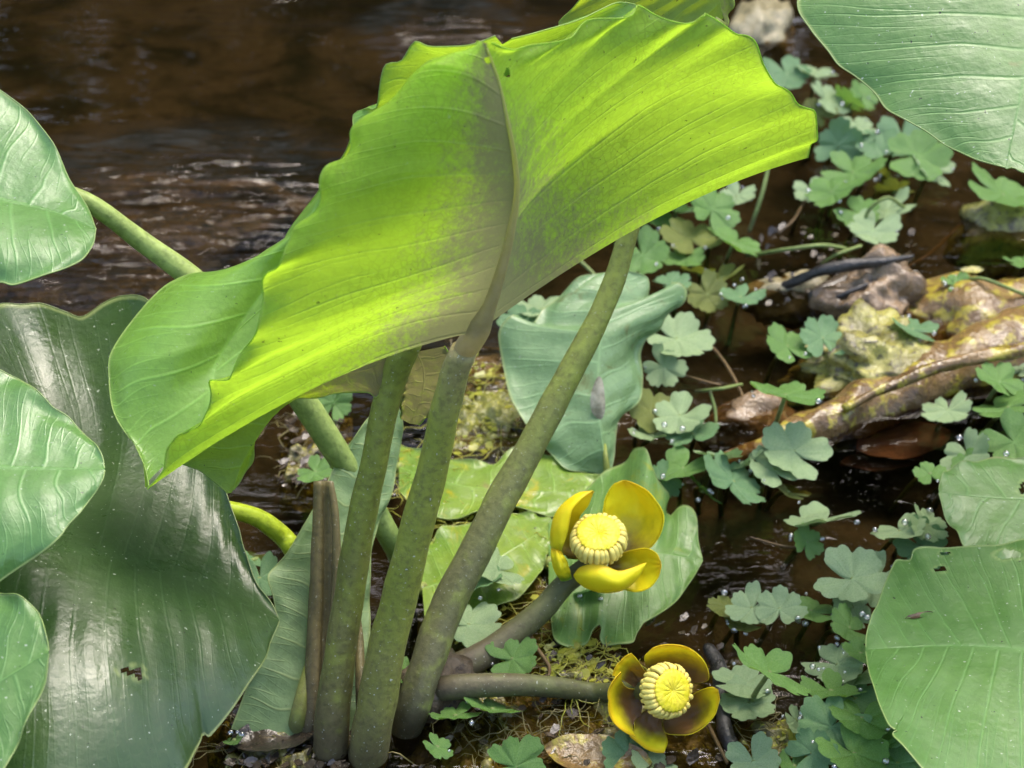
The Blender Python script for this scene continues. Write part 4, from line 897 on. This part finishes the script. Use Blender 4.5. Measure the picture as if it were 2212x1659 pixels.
SPEC = [
 # x, y, z, dia, kind, group, own label
 (1699,160,.016,78,'b',G1,None),(1757,158,.014,76,'p',G1,None),(1787,214,.018,88,'p',G1,None),(1838,222,.012,76,'g',G1,None),(1852,278,.016,84,'p',G1,None),(1812,314,.012,86,'b',G1,None),(1893,314,.014,80,'b',G1,None),
 (1948,296,.020,100,'b',G1,None),(1985,338,.022,118,'g',G1,None),(2012,365,.012,90,'p',G1,None),(1843,372,.020,96,'g',G1,None),(1797,414,.022,104,'g',G1,None),(1752,412,.012,62,'p',G1,None),(1856,462,.014,84,'g',G1,None),(1915,456,.014,90,'p',G1,None),(1885,498,.016,98,'p',G1,None),(2166,420,.022,118,'g',G1,None),(2205,566,.012,60,'g',G1,None),(1905,375,.008,70,'y',G1,None),(1935,410,.006,64,'y',G1,None),(1770,245,.006,70,'y',G1,None),(1865,205,.01,60,'g',G1,None),
 (1459,455,.016,92,'b',G2,None),(1538,452,.026,108,'g',G2,None),(1592,424,.014,70,'p',G2,None),(1584,526,.020,112,'g',G2,None),(1490,514,.012,92,'y',G2,None),(1388,552,.016,92,'g',G2,None),(1478,560,.008,72,'g',G2,None),(1527,636,.008,86,'y',G2,None),(1600,642,.014,86,'b',G2,None),(1452,612,.016,80,'b',G2,None),(1560,600,.006,70,'y',G2,None),(1430,480,.008,70,'g',G2,None),(1170,668,.010,84,'p',G2,None),(1130,700,.008,70,'b',G2,None),(1510,590,.006,70,'y',G2,None),
 (2066,614,.018,50,'g',G3,'small round pennywort leaf alone beside the yellow leaf scrap'),(1700,748,.022,88,'g',G3,None),(1776,730,.024,84,'b',G3,None),(1697,853,.030,132,'g',G3,'largest upright lobed pennywort leaf in front of the log end'),(1972,712,.022,92,'b',G3,'bluish lobed pennywort leaf standing on the mossy stone'),(2047,886,.012,84,'p',G3,'curled wet pennywort leaf edged with glints beside the log'),
 (2159,826,.024,92,'g',G3,None),(2180,880,.022,110,'g',G3,None),(2190,955,.022,110,'g',G3,None),(2205,800,.012,70,'p',G3,None),
 (1462,732,.020,108,'p',G4,None),(1432,792,.014,80,'p',G4,None),(1408,888,.014,92,'y',G4,None),(1468,898,.020,86,'p',G4,None),(1496,938,.014,92,'b',G4,None),(1412,942,.010,76,'p',G4,None),(1715,974,.022,112,'p',G4,None),(1551,986,.022,92,'p',G4,None),(1476,1012,.014,104,'g',G4,None),(1584,1040,.018,134,'b',G4,None),(1672,1014,.016,100,'p',G4,None),(1608,1006,.014,84,'p',G4,None),(1703,1062,.002,84,'y',G4,None),(1440,1040,.008,70,'b',G4,None),(1520,1060,.006,80,'g',G4,None),
 (1778,1124,.016,124,'p',G5,'pale star shaped pennywort leaf alone on the dark pool'),(1742,1172,.010,60,'g',G5,None),(1944,1148,.016,108,'p',G5,None),(2000,1134,.018,92,'p',G5,None),(1992,1180,.008,84,'b',G5,None),(2010,1024,.020,66,'g',G5,None),(2088,982,.016,86,'p',G5,None),(2100,1014,.012,80,'g',G5,None),
 (1625,1314,.014,98,'p',G5,None),(1684,1316,.018,96,'p',G5,None),(1568,1312,.006,70,'y',G5,None),(1612,1345,.004,70,'y',G5,None),(1752,1320,.010,86,'g',G5,None),(1842,1250,.026,120,'p',G5,None),(1890,1255,.020,96,'p',G5,None),(1840,1310,.010,100,'p',G5,None),(1834,1356,.018,84,'g',G5,None),(1860,1412,.024,66,'g',G5,None),
 (1662,1452,.034,138,'g',G5,'bright green lobed pennywort leaf on a tall stalk beside the black stick'),(1603,1478,.012,96,'p',G5,None),(1616,1520,.010,92,'p',G5,None),(1810,1436,.014,100,'p',G5,None),(1858,1460,.010,90,'p',G5,None),(1796,1492,.024,98,'g',G5,None),(1718,1556,.012,50,'p',G5,None),(1796,1570,.024,112,'b',G5,None),(1862,1552,.028,112,'g',G5,None),(1756,1626,.020,98,'b',G5,None),(1846,1628,.026,122,'g',G5,None),(1905,1600,.02,96,'b',G5,None),(1628,1646,.014,86,'p',G5,None),(1715,1655,.012,70,'g',G5,None),(1940,1650,.02,100,'b',G5,None),(1850,1510,.006,90,'b',G5,None),
 (1360,1634,.003,92,'b',G6,None),(1412,1660,.003,80,'p',G6,None),(1074,1228,.020,104,'p',G6,None),(1028,1258,.016,92,'b',G6,None),(1012,1350,.014,116,'p',G6,None),(1055,1390,.008,90,'g',G6,None),(882,1462,.570,80,'g',G6,'bright green pennywort leaf in front of the stalk bases'),(1108,1424,.012,92,'g',G6,None),(984,1546,.016,92,'g',G6,None),(1064,1532,.014,90,'g',G6,None),(944,1614,.014,54,'g',G6,None),(1112,1656,.012,104,'g',G6,None),(1282,1272,.010,84,'b',G6,None),(680,1020,.018,76,'g',G6,'bright green pennywort leaf behind the split top of the withered stalk'),(560,1250,.010,80,'b',G6,None),(545,1210,.006,90,'b',G6,None),(720,870,.010,76,'g',G6,'green pennywort leaf glimpsed between the sloping stalk and lime leaf'),(505,1600,.008,40,'g',G6,None)]
drops = []
LAND = [(1730, 190, 'beside the pointed corner of the lime leaf'), (1830, 260, 'under the edge of the large bluish leaf'), (1980, 330, 'below the wavy rim of the large bluish leaf'), (1800, 410, 'midway between lime leaf and dark wood tip'), (1890, 480, 'just behind the dark wood tip'), (2170, 440, 'over the mottled yellow stone'),
  (1460, 470, 'next to the top of the bent stalk'), (1570, 450, 'under the lower edge of the lime leaf'), (1590, 530, 'by the arching pale runner'), (1400, 570, 'behind the top of the ragged leaf'), (1550, 630, 'near the low tan stone'), (1140, 690, 'between lime leaf and ragged leaf'),
  (1740, 745, 'against the mossy stone'), (2180, 850, 'at the thick end of the log'), (1450, 760, 'touching the side of the ragged leaf'), (1440, 900, 'below the ragged leaf near the log end'), (1700, 990, 'in front of the log over the pool'), (1580, 1030, 'between the upper flower and the log'), (1470, 1020, 'right behind the upper flower'),
  (1970, 1150, 'touching the top of the large leaf with holes'), (2060, 1000, 'beside the small yellowish green leaf'), (1640, 1320, 'between the two flowers and the large leaf with holes'), (1850, 1260, 'at the upper tip of the large leaf with holes'), (1850, 1370, 'against the tip of the large leaf with holes'), (1610, 1500, 'behind the black stick'), (1810, 1460, 'beyond the tall stalked bright leaf'), (1820, 1590, 'under the notch of the large leaf with holes'), (1650, 1650, 'at the end of the black stick'), (1740, 1170, 'on the dark pool'),
  (1400, 1620, 'under the lower flower'), (1050, 1240, 'between the bent stalk and upper flower stalk'), (1030, 1370, 'just above the upper flower stalk'), (1090, 1430, 'between the two flower stalks'), (1020, 1560, 'below the lower flower stalk'), (1280, 1272, 'directly under the upper flower'), (555, 1230, 'beside the lime green young stalk'), (505, 1600, 'at the tip of the broad dark leaf')]
LOOK = {'g': 'fresh green', 'b': 'bluish green', 'p': 'pale silvery', 'y': 'olive yellow'}
def look_label(x, y, dia, kd):
    pl = min(LAND, key=lambda q: (q[0] - x) ** 2 + (q[1] - y) ** 2)[2]
    sz = 'broad' if dia >= 100 else ('tiny' if dia < 72 else 'small')
    return f'{sz} {LOOK[kd]} pennywort leaf {pl}'
from collections import Counter
CNT = Counter(look_label(q[0], q[1], q[3], q[4]) for q in SPEC if not q[6])
for (x, y, z, dia, kd, grp, own) in SPEC:
    rot = rng.uniform(0, 6.28); tl = (rng.gauss(.16, .32), rng.gauss(0, .32)); dia *= rng.uniform(.9, 1.18)
    lob = rng.choice([5, 5, 6, 6, 7])
    lab = own or look_label(x, y, dia, kd)
    rt, c, s = penny(x, y, z, dia, kd, rot, lab, grp, tl, lob)
    if x > 1380 or y > 1200:
        for _ in range(rng.choice([0, 1, 1, 2, 3, 5])):
            a = rng.uniform(0, 6.28); drops.append((c + Vector((math.cos(a) * s * .85, math.sin(a) * s * .85, .001)), rng.uniform(.0005, .0013)))

# ------------------------------------------------------------------ drops, algae strands, floating bits
t = NT('glint_drop'); fr = t.node('ShaderNodeFresnel'); fr.inputs['IOR'].default_value = 1.33
g2 = t.node('ShaderNodeBsdfGlossy'); g2.inputs['Roughness'].default_value = .2; t2 = t.node('ShaderNodeBsdfTransparent')
M['drop'] = t.done(t.mixs(t.math('MAXIMUM', fr.outputs[0], .3), t2.outputs[0], g2.outputs[0]))  # added drops stand in for glints where leaf edges meet the water
bm = bmesh.new()
for c, q in drops:
    bmesh.ops.create_icosphere(bm, subdivisions=2, radius=q, matrix=Matrix.Translation(c))
me = bpy.data.meshes.new('glint_drops'); bm.to_mesh(me); bm.free(); me.polygons.foreach_set('use_smooth', [True] * len(me.polygons))
tag(link_mesh('glint_drops', me, M['drop'], None, 'stuff'), 'added drops giving the water glints at the lobed leaf edges', 'glint drops')

def strands(name, label, region, count, mat, seed, rad=.0005, ln=.02, z=.002, zr=.003):
    rr = random.Random(seed); V, F, A = [], [], []
    for k in range(count):
        (x0, y0, x1, y1) = rr.choice(region); p = P(rr.uniform(x0, x1), rr.uniform(y0, y1), z)
        a = rr.uniform(0, 6.28); pts = []
        L = ln * rr.uniform(.4, 1.3); n = 10
        for i in range(n):
            pts.append(p.copy()); a += rr.gauss(0, .55); p = p + Vector((math.cos(a), math.sin(a) * 1.0, 0)) * L / n; p.z = z + zr * noise.noise(p * 120 + Vector((k, 0, 0)))
        v, f, al = tube(pts, [rad * rr.uniform(.6, 1.3) * (1 - .5 * abs(i / 5 - 1)) for i in range(n)], 5)
        o = len(V); V += list(v); F += [tuple(i + o for i in q) for q in f]; A += al
    return tag(link_mesh(name, mesh_from(name, V, F, True, {'along': A}), mat, None, 'stuff'), label, 'algae')
M['algae'] = simple('algae_strands', (.22, .25, .03), (.40, .38, .05), 90, .3, .4, .0003, .3)
M['algae_brown'] = simple('algae_brown', (.10, .09, .03), (.20, .17, .05), 90, .3, .4, .0003, .1)
strands('algae_strands', 'yellow green filaments of algae floating among the stalks', [(960, 760, 1110, 980), (960, 1080, 1260, 1180), (1000, 1250, 1250, 1420), (860, 980, 980, 1130), (1180, 1380, 1320, 1480)], 240, M['algae'], 3, rad=.00022, ln=.03)
strands('algae_strands', 'brownish slimy filaments on the water around the lower flower', [(1050, 1480, 1330, 1659), (900, 1400, 1320, 1659), (620, 880, 720, 1040), (1640, 1560, 1780, 1659), (480, 1560, 680, 1659)], 200, M['algae_brown'], 5, rad=.00020, ln=.03, z=.001, zr=.005)

def flakes(name, label, region, count, mat, seed, size=.0022):
    rr = random.Random(seed); V, F = [], []
    for k in range(count):
        (x0, y0, x1, y1) = rr.choice(region); c = P(rr.uniform(x0, x1), rr.uniform(y0, y1), .002)
        a = rr.uniform(0, 6.28); s = size * rr.uniform(.4, 1.6); n = Vector((rr.gauss(0, .4), rr.gauss(0, .4), 1)).normalized()
        e1 = n.orthogonal().normalized(); e2 = n.cross(e1); m = rr.randint(5, 7); o = len(V)
        ring = [c + (e1 * math.cos(a + i / m * 6.283) * s * rr.uniform(.6, 1.2) + e2 * math.sin(a + i / m * 6.283) * s * rr.uniform(.35, .8)) for i in range(m)]
        V += ring + [q - n * .0004 for q in ring]
        F.append(tuple(range(o, o + m))); F.append(tuple(range(o + m, o + 2 * m))[::-1])
        for i in range(m): F.append((o + i, o + m + i, o + m + (i + 1) % m, o + (i + 1) % m))
    return tag(link_mesh(name, mesh_from(name, V, F, False), mat, None, 'stuff'), label, 'debris')
def mat_patch(name, label, x0, y0, x1, y1, mat, seed, amp=.010, lift=-.001, n=110):
    V, F = [], []
    for j in range(n):
        for i in range(n):
            u, w = i / (n - 1), j / (n - 1)
            p = P(x0 + (x1 - x0) * u, y0 + (y1 - y0) * w, 0.0)
            e = min(u, 1 - u, w, 1 - w) * 6; q = Vector((p.x, p.y, seed))
            h = lift + amp * (.55 * noise.noise(q * 32) + .40 * noise.noise(q * 75) + .28 * noise.noise(q * 190) + .14 * noise.noise(q * 420))
            h -= .012 * max(0, 1 - e + .7 * noise.noise(q * 40)) 
            V.append((p.x, p.y, h))
    for j in range(n - 1):
        for i in range(n - 1): F.append((j * n + i, j * n + i + 1, (j + 1) * n + i + 1, (j + 1) * n + i))
    return tag(link_mesh(name, mesh_from(name, V, F), mat, None, 'stuff'), label, 'algae')
M['slime'] = wet('algae_slime', (.07, .06, .022), (.17, .15, .04), (.30, .30, .035), 110, .16, .54, .0012)
M['slime_y'] = wet('algae_slime_yellow', (.10, .10, .028), (.20, .20, .04), (.32, .31, .06), 110, .14, .56, .0012)
mat_patch('algae_mat', 'olive slimy algae mat around the lower flower stalk', 860, 1360, 1620, 1720, M['slime'], 3)
mat_patch('algae_mat', 'yellow green algae crust between the stalks and the ragged leaf', 930, 760, 1160, 1010, M['slime_y'], 5, .010, -.0015, 80)
mat_patch('algae_mat', 'yellow green algae mat beside the upper flower', 900, 1060, 1260, 1420, M['slime_y'], 7, .008, -.002, 80)
mat_patch('algae_mat', 'brown muddy crust below the sloping stalk', 600, 880, 760, 1060, M['slime'], 9, .012, 0, 60)
mat_patch('algae_mat', 'glittering brown crust behind the tall stalked pennywort leaf', 1560, 1540, 1800, 1720, M['slime'], 11, .010, -.001, 60)
mat_patch('algae_mat', 'muddy crust at the foot of the withered stalk', 440, 1520, 720, 1720, M['slime'], 13, .010, -.001, 60)
flakes('floating_debris', 'dark crumbs of rotted plant floating around the stalk bases', [(900, 1330, 1560, 1659), (600, 850, 740, 1060), (1640, 480, 1980, 660), (480, 1540, 760, 1659)], 420, M['dead_leaf'], 9)
flakes('floating_debris', 'yellow green crumbs of algae floating among the stalks', [(960, 760, 1120, 980), (930, 1080, 1260, 1420), (1180, 1380, 1340, 1480), (1640, 1560, 1760, 1659)], 260, M['algae'], 11, .0018)
print('tris', sum(len(o.data.polygons) for o in bpy.data.objects if o.type == 'MESH') * 2)
